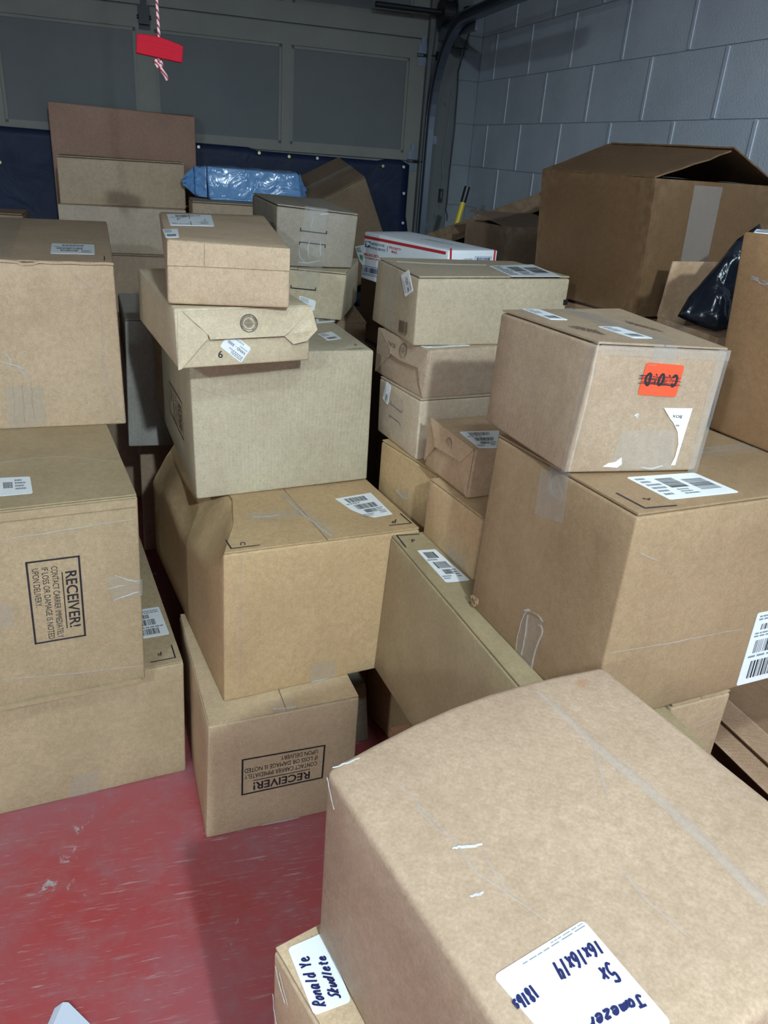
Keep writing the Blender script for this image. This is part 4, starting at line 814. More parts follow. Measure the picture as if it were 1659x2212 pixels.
# hand-lettered strokes on a 1 x 1 cell (x right, y up)
GL = {
 '1': [[(.45, 0), (.55, 1)]], '6': [[(.75, .95), (.4, .75), (.2, .3), (.4, 0), (.75, .1), (.8, .4), (.5, .5), (.25, .3)]],
 'x': [[(.1, .1), (.8, .7)], [(.2, .75), (.75, 0)]], '4': [[(.3, 1), (.2, .5), (.85, .55)], [(.75, .95), (.65, 0)]],
 '5': [[(.9, .95), (.3, .95), (.25, .55), (.7, .6), (.85, .3), (.5, 0), (.1, .12)]],
 '8': [[(.75, .85), (.5, 1), (.25, .8), (.7, .3), (.5, 0), (.2, .2), (.75, .85)]], 'l': [[(.45, 0), (.55, 1)]],
 'b': [[(.3, 1), (.2, 0), (.65, .05), (.75, .35), (.3, .45)]], 's': [[(.8, .55), (.4, .6), (.3, .4), (.7, .25), (.6, 0), (.1, .05)]],
 'J': [[(.1, 1), (1, .95)], [(.6, .97), (.5, .1), (.2, 0), (.0, .2)]], 'a': [[(.8, .55), (.3, .6), (.15, .2), (.4, 0), (.75, .4), (.8, .6), (.8, .05), (.95, .05)]],
 'm': [[(.05, 0), (.1, .6), (.1, .3), (.35, .6), (.4, .05), (.45, .4), (.7, .6), (.75, 0)]], 'e': [[(.2, .3), (.75, .4), (.6, .62), (.25, .5), (.2, .1), (.6, 0), (.9, .15)]],
 'z': [[(.15, .6), (.8, .6), (.15, 0), (.9, 0)]], 'r': [[(.25, .6), (.2, 0), (.25, .35), (.55, .6), (.8, .5)]],
 'R': [[(.25, 0), (.2, 1), (.7, .9), (.75, .6), (.2, .5), (.9, 0)]], 'o': [[(.5, .6), (.2, .35), (.4, 0), (.75, .2), (.7, .5), (.5, .6)]],
 'n': [[(.15, .6), (.15, 0), (.2, .4), (.6, .6), (.75, 0)]], 'd': [[(.75, .5), (.35, .55), (.15, .2), (.45, 0), (.75, .3), (.85, 1), (.8, 0)]],
 'Y': [[(.1, .95), (.45, .5), (.85, 1)], [(.45, .5), (.35, 0)]], 'S': [[(.85, .85), (.5, 1), (.2, .75), (.7, .4), (.6, .05), (.1, .1)]],
 'k': [[(.2, 1), (.15, 0)], [(.75, .6), (.2, .25), (.8, 0)]], 'u': [[(.15, .6), (.2, .1), (.5, 0), (.75, .3), (.8, .6), (.8, 0)]],
 't': [[(.5, 1), (.45, .1), (.8, 0)], [(.15, .65), (.85, .7)]], 'C': [[(.85, .8), (.5, 1), (.15, .6), (.25, .1), (.6, 0), (.9, .2)]],
 'O': [[(.5, 1), (.15, .6), (.25, .1), (.6, 0), (.88, .45), (.75, .9), (.5, 1)]], 'D': [[(.2, 0), (.2, 1), (.7, .85), (.88, .4), (.6, .05), (.2, 0)]], '.': [[(.35, 0), (.45, .1)]], ' ': [],
}
def smooth_pts(P, k=5):
    out = []
    for i in range(len(P) - 1):
        p0 = Vector(P[max(0, i - 1)]); p1 = Vector(P[i]); p2 = Vector(P[i + 1]); p3 = Vector(P[min(len(P) - 1, i + 2)])
        for j in range(k):
            t = j / k
            out.append(.5 * ((2 * p1) + (-p0 + p2) * t + (2 * p0 - 5 * p1 + 4 * p2 - p3) * t * t + (-p0 + 3 * p1 - 3 * p2 + p3) * t ** 3))
    out.append(Vector(P[-1])); return out
def handwrite(bm, c, f, txt, g, a0, b0, a1, b1, wid):
    n_ = len(txt); nn = nrm(c, f)
    for i, ch in enumerate(txt):
        for st in GL.get(ch, []):
            P = []
            for q in smooth_pts(st):
                P.append(g(a0 + (a1 - a0) * (i + q[0] * .92) / n_, b0 + (b1 - b0) * q[1]))
            ribbon(bm, (P, nn), wid)

LAYOUT = {  # barcodes and blocks of small print on the posted labels (a0,b0,a1,b1)
 0: ([(.15, .12, .8, .35)], [(.08, .5, .6, .9, 3)]),
 1: ([(.18, .72, .75, .92), (.2, .40, .85, .60), (.3, .22, .68, .36)], [(.06, .62, .7, .69, 1), (.7, .10, .95, .36, 4), (.06, .06, .5, .18, 2)]),
 2: ([(.52, .38, .68, .72)], [(.05, .15, .45, .85, 5), (.72, .2, .92, .85, 4)]),
 3: ([(.25, .75, .75, .88), (.12, .42, .72, .58), (.22, .22, .62, .36)], [(.05, .62, .9, .68, 1), (.7, .1, .97, .36, 3)]),
 4: ([(.62, .25, .92, .75), (.30, .42, .55, .85)], [(.05, .1, .26, .9, 6), (.32, .1, .55, .36, 3)]),
 5: ([(.12, .08, .98, .33), (.10, .44, .98, .62), (.12, .76, .98, .84)], [(.05, .36, .9, .41, 1), (.05, .65, .6, .73, 2), (.05, .88, .8, .96, 2)]),
}
def make_decals(c, key, root):
    rnd = random.Random(hash_key(key)); cnt = 0
    for d in DEC:
        if d[0] != key: continue
        f, kind, q = d[1], d[2], d[3]; arg = d[4] if len(d) > 4 else None; nn = nrm(c, f); cnt += 1
        base = (.0012 if f != 'T' else .0008) + cnt * .00003
        if kind == 'label' or kind in ('vand', 'sticker', 'flabel', 'glabel', 'cod'):
            g, w_, h_ = quad_map(c, f, q, base + .0005)
            bm = bmesh.new()
            if kind == 'label' and key == 'M2':
                plate(bm, g, [(.0, 1), (.0, .45), (.12, .2), (.35, 0.0), (1, 0), (1, 1)][::-1], base - .0006, base + .0003)
            else: plate(bm, g, rounded(w_, h_, .005), base - .0006, base + .0003)
            nm = {'label': 'shipping_label', 'vand': 'sticker', 'sticker': 'sticker', 'flabel': 'shipping_label', 'glabel': 'shipping_label', 'cod': 'sticker'}[kind]
            lab = bm_obj(nm, bm, MT['orange'] if kind == 'cod' else MT['white'], root)
            if kind == 'cod': lab['label'] = 'orange sticker with crossed-out lettering'
            g2 = lambda a_, b_, n_=base + .0006: g(a_, b_, n_)
            bm = bmesh.new(); bt = bmesh.new()
            if kind == 'label':
                B_, T_ = LAYOUT[arg]
                for r_ in B_:
                    b1_ = bmesh.new(); bars(b1_, g2, *r_, n=30, rnd=rnd, vertical=(r_[2] - r_[0]) * w_ > (r_[3] - r_[1]) * h_ * .9 or arg == 2); bm_obj('barcode', b1_, MT['ink'], lab)
                for r_ in T_:
                    b1_ = bmesh.new(); fine_print(b1_, g2, *r_, rnd); bm_obj('small_print', b1_, MT['grey'], lab)
            elif kind == 'vand':
                text_mesh(bm, 'VAND - 3000', g2, .06, .40, .86, .56, .01)
                fine_print(bt, g2, .06, .66, .7, .92, 3, rnd); fine_print(bt, g2, .06, .24, .6, .32, 1, rnd); fine_print(bt, g2, .3, .04, .95, .16, 2, rnd)
            elif kind == 'sticker':
                if arg: text_mesh(bm, arg, g2, .10, .30, .75, .62, .01)
                fine_print(bt, g2, .15, .72, .9, .9, 2, rnd); fine_print(bt, g2, .1, .08, .6, .22, 2, rnd)
                if not arg: bars(bm, g2, .08, .3, .45, .6, n=14, rnd=rnd)
            elif kind == 'flabel':
                fine_print(bt, g2, .03, .035, .97, .055, 1, rnd); fine_print(bt, g2, .03, .012, .6, .028, 1, rnd)
            elif kind == 'cod':
                handwrite(bm, c, f, 'C.O.D', g2, .08, .33, .95, .67, .0046)
                for i in range(11):
                    y = .36 + .30 * rnd.random(); P = [g2(-.05 + .12 * rnd.random() + (1.05 * t / 8), y + .03 * (rnd.random() - .5)) for t in range(9)]
                    ribbon(bm, (P, nn), .0008)
                for i in range(26):
                    x = .1 + .8 * rnd.random(); ribbon(bm, ([g2(x, .38 + .2 * rnd.random()), g2(x + .02, .52 + .16 * rnd.random())], nn), .0008)
                fine_print(bt, g2, .74, .04, .97, .07, 1, rnd)
            if len(bm.verts): bm_obj('barcode' if kind == 'label' else 'lettering', bm, MT['ink'], lab)
            else: bm.free()
            if len(bt.verts): bm_obj('small_print', bt, MT['grey'], lab)
            else: bt.free()
            if kind == 'label' and key == 'M5' and arg == 1:
                bm = bmesh.new(); plate(bm, g, rect_pts(.47, .02, .49, .98), base + .0002, base + .0008); bm_obj('label_slit', bm, MT['grey'], lab)
        elif kind.startswith('receiver'):
            g, w_, h_ = quad_map(c, f, q, base); bm = bmesh.new(); t = .0045
            ta, tb = t / w_, t / h_
            for r_ in ((0, 0, 1, tb), (0, 1 - tb, 1, 1), (0, 0, ta, 1), (1 - ta, 0, 1, 1)):
                bm.faces.new([bm.verts.new(g(*p)) for p in rect_pts(*r_)])
            text_mesh(bm, 'RECEIVER!', g, .17, .70, .86, .92, .016)
            bm.faces.new([bm.verts.new(g(*p)) for p in rect_pts(.17, .635, .86, .655)])
            text_mesh(bm, 'CONTACT CARRIER IMMEDIATELY', g, .09, .45, .965, .57, .0)
            text_mesh(bm, 'IF LOSS OR DAMAGE IS NOTED', g, .09, .275, .965, .395, .0)
            text_mesh(bm, 'UPON DELIVERY.', g, .09, .10, .55, .22, .0)
            bm_obj('printed_notice', bm, MT['ink'] if kind == 'receiver' else MT['brownink'], root)
        elif kind == 'text' or kind == 'boxtext':
            g, w_, h_ = quad_map(c, f, q, base + (.0048 if f == 'L' and key[0] == 'C' else .0002) + (.001 if kind == 'boxtext' else 0)); bm = bmesh.new()
            if f == 'L' and key in FLAP_LIFT: g = flap_map(c, key, f, q, .0046)
            text_mesh(bm, arg, g, 0, 0, 1, 1, .012)
            bm_obj('printed_letter' if len(arg) < 2 else 'printed_text', bm, MT['ink'] if key in ('M2', 'L1', 'R1', 'R2', 'M3', 'M4', 'R3') else MT['brownink'], root)
        elif kind == 'line':
            bm = bmesh.new(); P = [c.face(f, *p, base) for p in q]
            for p0, p1 in zip(P, P[1:]): 
                dd = (p1 - p0).normalized() * (arg * .45); ribbon(bm, ([p0 - dd, p1 + dd], nn), arg)
            bm_obj('printed_bracket', bm, MT['ink'], root)
        elif kind in ('tape', 'rub', 'smear', 'patch'):
            g, w_, h_ = quad_map(c, f, [q[0], q[1], q[2], q[3]], base); bm = bmesh.new()
            if kind == 'smear':
                fine_print(bm, g, .0, .1, 1, .9, 4, rnd); bm_obj('printed_text', bm, MT['brownink'], root)
            else:
                grid_plate(bm, g, 0, 0, 1, 1, base - .0004, base + .0002, 8, 4)
                bm_obj({'tape': 'packing_tape', 'rub': 'red_smudge', 'patch': 'black_tape_end'}[kind], bm, MT[{'tape': 'tape', 'rub': 'rub', 'patch': 'black'}[kind]], root)
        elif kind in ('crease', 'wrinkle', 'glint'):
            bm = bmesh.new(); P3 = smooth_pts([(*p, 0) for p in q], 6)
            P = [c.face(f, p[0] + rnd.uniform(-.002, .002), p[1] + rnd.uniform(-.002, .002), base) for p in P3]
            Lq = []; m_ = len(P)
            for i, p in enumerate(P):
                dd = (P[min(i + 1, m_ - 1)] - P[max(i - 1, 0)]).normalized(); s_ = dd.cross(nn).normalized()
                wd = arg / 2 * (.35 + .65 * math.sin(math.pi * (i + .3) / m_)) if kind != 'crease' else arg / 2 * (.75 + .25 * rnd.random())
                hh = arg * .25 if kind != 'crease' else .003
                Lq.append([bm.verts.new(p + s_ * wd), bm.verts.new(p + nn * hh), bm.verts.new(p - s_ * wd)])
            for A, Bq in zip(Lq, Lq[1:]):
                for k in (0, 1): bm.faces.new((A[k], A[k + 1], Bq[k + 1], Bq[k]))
            bm_obj({'crease': 'tape_ridge', 'wrinkle': 'crease', 'glint': 'painted_wrinkle_glint'}[kind], bm, MT['glint'] if kind == 'glint' else MT['crease'], root)
        elif kind == 'bars':
            g, w_, h_ = quad_map(c, f, q, base); bm = bmesh.new(); bars(bm, g, 0, .15, 1, 1, 24, rnd); fine_print(bm, g, .1, 0, .9, .08, 1, rnd); bm_obj('printed_barcode', bm, MT['brownink'], root)
        elif kind == 'seal':
            g, w_, h_ = quad_map(c, f, q, base); g = flap_map(c, key, f, q, .0046); bm = bmesh.new()
            for r0_, r1_ in ((.47, .5), (.345, .36)):
                k = 40
                A = [(bm.verts.new(g(.5 + r0_ * math.cos(2 * math.pi * i / k), .5 + r0_ * math.sin(2 * math.pi * i / k))), bm.verts.new(g(.5 + r1_ * math.cos(2 * math.pi * i / k), .5 + r1_ * math.sin(2 * math.pi * i / k)))) for i in range(k)]
                for i in range(k): bm.faces.new((A[i][0], A[(i + 1) % k][0], A[(i + 1) % k][1], A[i][1]))
            for i in range(34):
                t = 2 * math.pi * i / 34
                if 4.3 < t < 5.1: continue
                ribbon(bm, ([g(.5 + .38 * math.cos(t), .5 + .38 * math.sin(t)), g(.5 + .45 * math.cos(t), .5 + .45 * math.sin(t))], nn), w_ * rnd.uniform(.02, .045))
            for y, a_ in ((.72, .12), (.645, .22), (.57, .28), (.49, .28), (.42, .26), (.35, .22), (.28, .14)):
                fine_print(bm, g, .5 - a_, y - .022, .5 + a_ * 1.2, y + .03, 1, rnd)
            bm_obj('printed_seal', bm, MT['ink'] if key == 'M4' else MT['brownink'], root)
        elif kind == 'torn':
            g = lambda a_, b_, n_: c.face(f, a_, b_, n_)
            bm = bmesh.new(); plate(bm, g, q, base - .0006, base + .0006); bm_obj('torn_label', bm, MT['white'], root)
        elif kind == 'flap':
            g = lambda a_, b_, n_: c.face(f, a_, b_, n_)
            th = .0026 + (cnt % 5) * .0002; lift = arg or [0] * len(q); bm = bmesh.new()
            lo_ = [bm.verts.new(g(a_, b_, -.0006 + l_)) for (a_, b_), l_ in zip(q, lift)]; hi_ = [bm.verts.new(g(a_, b_, th + l_)) for (a_, b_), l_ in zip(q, lift)]
            bm.faces.new(lo_[::-1]); bm.faces.new(hi_)
            for i in range(len(q)): bm.faces.new((lo_[i], lo_[(i + 1) % len(q)], hi_[(i + 1) % len(q)], hi_[i]))
            bmesh.ops.triangulate(bm, faces=[f_ for f_ in bm.faces if len(f_.verts) > 4])
            bm_obj('folded_flap', bm, c.mat, root)
        elif kind == 'chalk':
            bm = bmesh.new(); P = [c.face(f, *p, base) for p in q]
            for i in range(26):
                p = P[0].lerp(P[-1], rnd.random()); dv = (P[-1] - P[0]).normalized() * rnd.uniform(.006, .02) + Vector((0, 0, rnd.uniform(-.004, .004))); p = p + Vector((0, 0, rnd.uniform(-.006, .006)))
                ribbon(bm, ([p, p + dv], nn), .0007)
            bm_obj('chalk_mark', bm, MT['chalk'], root)
        elif kind == 'hand':
            g, w_, h_ = quad_map(c, f, q, base + .0012); bm = bmesh.new(); handwrite(bm, c, f, arg, g, 0, 0, 1, 1, .0024); bm_obj('handwriting', bm, MT['pen'], root)

def hash_key(s_): return sum(ord(ch) * (i + 3) for i, ch in enumerate(s_))

def kraft(col):
    a_ = [p * q for p, q in zip(lin(col), (1.05, 1.05, 1.12))]; y = sum(a_) / 3
    return tuple(min(.9, v + (y - v) * .10) for v in a_)
ALB = {  # measured board colours
    'M2': (0.5725, 0.4023, 0.2236),
    'L1': (0.5091, 0.3984, 0.2507),
    'R2': (0.3844, 0.2597, 0.1511),
    'F': (0.4933, 0.3535, 0.2491),
    'M3': (0.5597, 0.4882, 0.3556),
    'L2': (0.4723, 0.3645, 0.2252),
    'L3': (0.5835, 0.4299, 0.2889),
    'M5': (0.5886, 0.4402, 0.3015),
    'C4': (0.5176, 0.4298, 0.3074),
    'R3': (0.4521, 0.332, 0.2307),
    'R1': (0.4147, 0.3281, 0.1954),
    'C1': (0.5682, 0.3961, 0.2142),
    'B6': (0.3485, 0.3042, 0.2491),
    'B1': (0.3774, 0.2261, 0.1642),
    'D5': (0.3172, 0.1844, 0.0946),
    'C3': (0.5, 0.385, 0.28),
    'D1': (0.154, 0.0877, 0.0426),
    'M1': (0.62, 0.475, 0.31),
}

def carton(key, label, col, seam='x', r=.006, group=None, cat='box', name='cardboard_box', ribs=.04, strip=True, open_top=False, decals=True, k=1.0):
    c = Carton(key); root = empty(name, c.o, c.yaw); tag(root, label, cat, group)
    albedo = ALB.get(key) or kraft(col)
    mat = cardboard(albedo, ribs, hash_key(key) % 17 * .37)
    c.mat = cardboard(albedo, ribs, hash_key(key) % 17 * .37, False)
    w, d, h = c.s; fl = .0065 if seam else 0.0
    bm = bmesh.new()
    round_box(bm, (w, d, h - fl), min(r, h * .2), lambda x, y, z: c.tri(x, y, z * (h - fl) / h))
    if key == 'F':      # back side bows outwards
        for v in bm.verts:
            x, y = v.co.x / w, v.co.y / d
            v.co.y += .022 * math.sin(math.pi * min(1, max(0, x))) * max(0, y) ** 3; v.co.z += .004 * math.sin(math.pi * min(1, max(0, x))) * max(0, y) ** 3 * (v.co.z / h)
    bm_obj('box_body', bm, mat, root, True)
    if seam:
        g = lambda a_, b_, n_: c.face('T', a_, b_, n_)
        ia, ib = .0025 / w, .0025 / d; gp = .0012
        R_ = ((ia, ib, 1 - ia, .5 - gp / d), (ia, .5 + gp / d, 1 - ia, 1 - ib)) if seam == 'x' else ((ia, ib, .5 - gp / w, 1 - ib), (.5 + gp / w, ib, 1 - ia, 1 - ib))
        for i, q in enumerate(R_):
            bm = bmesh.new(); grid_plate(bm, g, *q, -.0038, -.0002 - .0003 * i); bm_obj('top_flap', bm, c.mat, root)
        if strip:
            bm = bmesh.new(); tw = .024
            if seam == 'x':
                grid_plate(bm, g, 0, .5 - tw / d, 1, .5 + tw / d, -.0003, .0004, 8, 4)
            else: grid_plate(bm, g, .5 - tw / w, 0, .5 + tw / w, 1, -.0003, .0004, 4, 8)
            for f_ in (('L', 'R') if seam == 'x' else ('F', 'K')):
                ww = d if seam == 'x' else w
                gg = lambda a_, b_, n_, f_=f_: c.face(f_, a_, b_, n_)
                grid_plate(bm, gg, .5 - tw / ww, 1 - .055 / h, .5 + tw / ww, 1, .0002, .0008, 4, 4)
            bm_obj('packing_tape', bm, MT['tape'], root)
    if decals: make_decals(c, key, root)
    return c, root

# left stack
carton('L1', 'wide tan box on the red floor at the left, under the sideways RECEIVER notice box', (196, 166, 132), 'y', strip=False)
c, L2 = carton('L2', 'tan box with RECEIVER notice printed sideways, middle of the left stack', (200, 168, 128), 'y', strip=False)
bm = bmesh.new()
g = lambda a_, b_, n_: c.face('F', a_, b_, n_)
grid_plate(bm, g, .0, .945, .995, .985, .0005, .006, 12, 2); bm_obj('folded_edge', bm, c.mat, L2)
bm = bmesh.new(); grid_plate(bm, g, .0, .001, .985, .026, .0005, .010, 12, 2); bm_obj('folded_edge', bm, c.mat, L2)
c, L3 = carton('L3', 'big pale tan box with wrinkled tape on its front, top of the left stack', (206, 176, 138), 'y', strip=False)
bm = bmesh.new(); 
P = [c.face('F', s_, 1.0 - (.012 if .70 < s_ < .755 else 0) + .002 * math.sin(s_ * 60), .0) for s_ in [i / 60 for i in range(61)]]
nn = nrm(c, 'F')
A = [(bm.verts.new(p), bm.verts.new(p + nn * .005), bm.verts.new(p + nn * .004 + Vector((0, 0, -.007)))) for p in P]
for a_, b_ in zip(A, A[1:]):
    for k_ in (0, 1): bm.faces.new((a_[k_], a_[k_ + 1], b_[k_ + 1], b_[k_]))
bm_obj('ragged_flap_edge', bm, c.mat, L3)

# middle stack
carton('M1', 'brown box on the red floor with upside-down RECEIVER notice, bottom of the middle stack', (206, 171, 133), 'y', strip=False)
c, M2 = carton('M2', 'large brown box with crushed left edge and white label on its taped top', (190, 156, 112), 'y', strip=False)
# crushed upper left edge of that box: push the edge in along its length
body = [o for o in M2.children if o.name.startswith('box_body')][0]
cw, cdp, ch = c.s; ch -= .0065
def cut(y):
    t = min(1, max(0, (y - .004) / .26)); t = t ** .8
    return .105 * t + 1e-5, (.15 + .02 * math.sin(y * 17)) * t + 1e-5
bm = bmesh.new(); bm.from_mesh(body.data); bmesh.ops.subdivide_edges(bm, edges=[e for e in bm.edges if max(v.co.x for v in e.verts) < .22 and min(v.co.z for v in e.verts) > ch - .30], cuts=2, use_grid_fill=True)
for v in bm.verts:
    x, y, z = v.co; a_, b_ = cut(y); e_ = x / a_ + (ch - z) / b_
    if e_ < 1:
        q = (1 - e_) / (1 / a_ ** 2 + 1 / b_ ** 2)
        v.co.x += q / a_ + .003 * noise.noise((x * 25, y * 20, z * 25)); v.co.z -= q / b_ - .002 * noise.noise((x * 9, y * 60, z * 9))
bm.to_mesh(body.data); bm.free()
for o in [o for o in M2.children if o.name.startswith('top_flap')]:
    for v in o.data.vertices:
        x, y, z = v.co; lim = cut(y)[0] + .004
        if x < lim: v.co.x = lim + .001 * x; v.co.z -= .001
carton('M3', 'large greyish tan box with plain ribbed front, carrying the flap-ended box in the middle stack', (204, 191, 160), None, ribs=.22)
carton('M4', 'flat box with folded flap end, round maker stamp and tilted white sticker', (212, 194, 158), None)
carton('M5', 'tan folding mailer box with two labels on its lid, topmost of the middle stack', (210, 182, 146), None, r=.008)
carton('M6', 'grey upright box in the gap between left and middle stacks', (186, 180, 166), 'x', strip=False, ribs=.3)
carton('M7', 'narrow brown box standing below the grey box in the gap', (196, 165, 134), None)
carton('B7', 'taped greyish box with one printed bracket, under its twin behind the folding mailer', (196, 180, 146), 'y', strip=False)
carton('B6', 'taped greyish box with two printed brackets and shiny clear tape', (196, 182, 150), 'y')

# centre column
carton('C1', 'golden brown box at the bottom of the centre column with white tape scrap', (206, 170, 116), 'x', strip=False)
carton('C2', 'box with slanted sticker and faint taped brackets, under the 16/23 box', (200, 180, 150), 'x', strip=False)
carton('C3', 'pinkish brown flap-ended box stamped 16/23 in the centre column', (196, 164, 134), None)
carton('C4', 'long greyish tan box with crooked 941-5021 sticker on its end', (212, 192, 156), 'x', strip=False)
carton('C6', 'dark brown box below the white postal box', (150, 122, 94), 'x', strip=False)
c, C5 = carton('C5', 'white postal mailing box with red stripes and blue eagle logo', (226, 226, 226), None, name='mailing_box', r=.004, decals=False)
for o in C5.children: o.data.materials[0] = MT['uspswhite']
rnd = random.Random(5)
for i, d in enumerate([d for d in DEC if d[0] == 'C5']):
    f, kind, q = d[1], d[2], d[3]; arg = d[4] if len(d) > 4 else None; n_ = .0008 + i * .00004; nn = nrm(c, f)
    g, w_, h_ = quad_map(c, f, q, n_); bm = bmesh.new()
    if kind == 'patch':
        grid_plate(bm, g, 0, 0, 1, 1, n_ - .0003, n_, 6, 2); bm_obj('red_stripe' if arg == 'red' else 'logo_panel', bm, MT[arg], C5)
    elif kind == 'eagle':
        for P in ([(.08, .62), (.45, .66), (.95, .58), (.55, .50), (.30, .34)], [(.25, .18), (.62, .42), (.95, .52)], [(.12, .80), (.5, .82), (.9, .72)]):
            ribbon(bm, ([g(*p) for p in smooth_pts(P)], nn), w_ * .10)
        bm_obj('eagle_mark', bm, MT['uspswhite'], C5)
    elif kind == 'ctext':
        text_mesh(bm, arg[0], g, 0, 0, 1, 1, .012); bm_obj('printed_text', bm, MT[arg[1]], C5)
    elif kind == 'frame':
        for r_ in ((0, 0, 1, .04), (0, .96, 1, 1), (0, 0, .02, 1), (.98, 0, 1, 1)): bm.faces.new([bm.verts.new(g(*p)) for p in rect_pts(*r_)])
        bars(bm, g, .08, .3, .92, .85, 26, rnd); fine_print(bm, g, .1, .1, .8, .2, 1, rnd); bm_obj('printed_barcode', bm, MT[arg], C5)
    elif kind == 'smear':
        fine_print(bm, g, 0, .1, 1, .9, 3, rnd); bm_obj('printed_text', bm, MT['grey'], C5)
    elif kind == 'loose':
        plate(bm, g, rect_pts(0, 0, 1, 1), -.0003, .0005); l_ = bm_obj('loose_label', bm, MT['white'], C5)
        bm = bmesh.new(); fine_print(bm, g, .1, .6, .7, .9, 3, rnd); grid_plate(bm, g, .35, .25, .8, .5, .0005, .0012, 1, 1); bm_obj('small_print', bm, MT['green'], l_)
    if kind not in ('patch', 'eagle', 'ctext', 'frame', 'smear', 'loose'): bm.free()
carton('C8', 'small brown box with torn white tape, under the stamped 9/23 box', (206, 172, 124), 'x', strip=False)
carton('C7', 'flap-ended box stamped 9/23 with a posted label on top', (200, 168, 130), None)

# right group
carton('R1', 'long tan box with P bracket mark, lying below the tall boxes on the right', (182, 155, 120), 'y', strip=False)
c, R2 = carton('R2', 'big tan box at the right with P bracket mark and large posted label', (170, 143, 108), 'x')
bm = bmesh.new(); rnd = random.Random(2)
for i in range(14):
    p = c.face('L', .02 + .05 * rnd.random(), .01 + .06 * rnd.random(), 0); add_box(bm, (p.x - .006 * rnd.random() - .002, p.y - .002, p.z - .002), (p.x, p.y + .004, p.z + .004))
bm_obj('torn_corner', bm, c.mat, R2)
carton('R3', 'tan box with orange crossed-out sticker and torn white label', (196, 167, 137), 'y')
carton('D5', 'tall worn brown box at the right edge of the photo', (160, 128, 96), None)
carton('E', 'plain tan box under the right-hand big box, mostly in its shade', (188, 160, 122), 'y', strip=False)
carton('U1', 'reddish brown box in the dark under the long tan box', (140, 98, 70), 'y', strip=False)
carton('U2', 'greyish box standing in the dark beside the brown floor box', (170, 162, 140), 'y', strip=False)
carton('F', 'large taped box in the foreground with handwritten size label', (174, 152, 123), None, r=.010)
carton('G', 'shiny taped box at the bottom edge, under the large foreground box', (206, 178, 140), 'x', strip=False)

# back left
carton('B4', 'brown box low in the back left stack by the navy tarp', (186, 160, 130), 'x', strip=False)
carton('B3', 'grey-tan box second from top in the back left stack', (196, 178, 152), None)
carton('B2', 'tan box on top of the back left stack', (186, 162, 130), 'x', strip=False)
carton('B1', 'tall flat brown box standing behind the back left stack, against the tarp', (180, 146, 112), None)
BOX['B5'] = (BOX['B5'][0], BOX['B5'][1], (.36, .30, 1.4706), BOX['B5'][3])
carton('B5', 'brown box carrying the shiny blue parcel', (178, 154, 124), 'x', strip=False)

def shell(key, label, col, faces='FKLRB', t=.005, **kw):
    """open carton: panels only"""
    c = Carton(key); root = empty('open_box', c.o, c.yaw); tag(root, label, 'box')
    c.mat = cardboard(ALB.get(key) or kraft(col), .04, hash_key(key) % 17 * .37)
    bm = bmesh.new()
    for f_ in faces:
        if f_ == 'B':
            A, Bq, Cq, Dq = [c.C[k_] for k_ in ('FBL', 'FBR', 'KBR', 'KBL')]
            g = lambda a_, b_, n_: A * (1 - a_) * (1 - b_) + Bq * a_ * (1 - b_) + Cq * a_ * b_ + Dq * (1 - a_) * b_ + Vector((0, 0, n_))
            grid_plate(bm, g, 0, 0, 1, 1, 0, t, 2, 2)
        else:
            g = lambda a_, b_, n_, f_=f_: c.face(f_, a_, b_, n_)
            grid_plate(bm, g, 0, 0, 1, 1, -t, 0, 8, 8)
    bm_obj('box_body', bm, c.mat, root)
    return c, root
def flap(c, root, quad, t=.004, ragged=None, nu=14, nv=6, nm='flap'):
    """quad: hinge start, hinge end, free end, free start; slab with an optional torn free end"""
    a_, b_, c_, d_ = [Vector(p) for p in quad]; n_ = (b_ - a_).cross(d_ - a_).normalized()
    def g(s_, t_, nn):
        p = a_ * (1 - s_) * (1 - t_) + b_ * s_ * (1 - t_) + c_ * s_ * t_ + d_ * (1 - s_) * t_
        if ragged: p = p + ragged * noise.noise((s_ * 9, t_ * 17, 3.3)) * (b_ - a_).normalized() * (1 if s_ < .02 or s_ > .98 else 0)
        return p + n_ * nn + n_ * .002 * noise.noise((s_ * 4, t_ * 4, 9))
    bm = bmesh.new(); grid_plate(bm, g, 0, 0, 1, 1, -t, 0, nu, nv)
    return bm_obj(nm, bm, c.mat, root), g
c, D1 = shell('D1', 'big open brown carton at back right with top flaps propped into a ridge', (156, 128, 97))
w, d, h = c.s; pk = (w * .50, h + .076)
o, g = flap(c, D1, [c.C['FTL'], c.C['KTL'], (pk[0], d + .005, pk[1]), (pk[0], -.01, pk[1] - .004)], ragged=.016, nm='top_flap')
for s0_ in (.06, .34, .64):
    bm = bmesh.new(); grid_plate(bm, g, s0_, .05, s0_ + .10, 1, .0002, .0010, 3, 8); bm_obj('packing_tape', bm, MT['tape'], o)
bm = bmesh.new(); P = [g(.22 + .10 * t_, .55 + .1 * math.sin(6 * t_), .0022) for t_ in [i / 10 for i in range(11)]]; ribbon(bm, (P, Vector((-.3, 0, .95))), .006); bm_obj('red_squiggle', bm, MT['rub'], o)
flap(c, D1, [c.C['KTR'], c.C['FTR'], (pk[0] - .006, -.008, pk[1] + .004), (pk[0] - .006, d, pk[1] + .004)], ragged=.016, nm='top_flap')
bm = bmesh.new(); gF = lambda a_, b_, n_: c.face('F', a_, b_, n_)
grid_plate(bm, gF, .30, .05, .52, .97, .0004, .0012, 4, 8); bm_obj('packing_tape', bm, MT['tape'], D1)
bm = bmesh.new(); grid_plate(bm, gF, .002, .0, .035, .985, .0003, .003, 2, 10); bm_obj('glued_edge', bm, c.mat, D1)

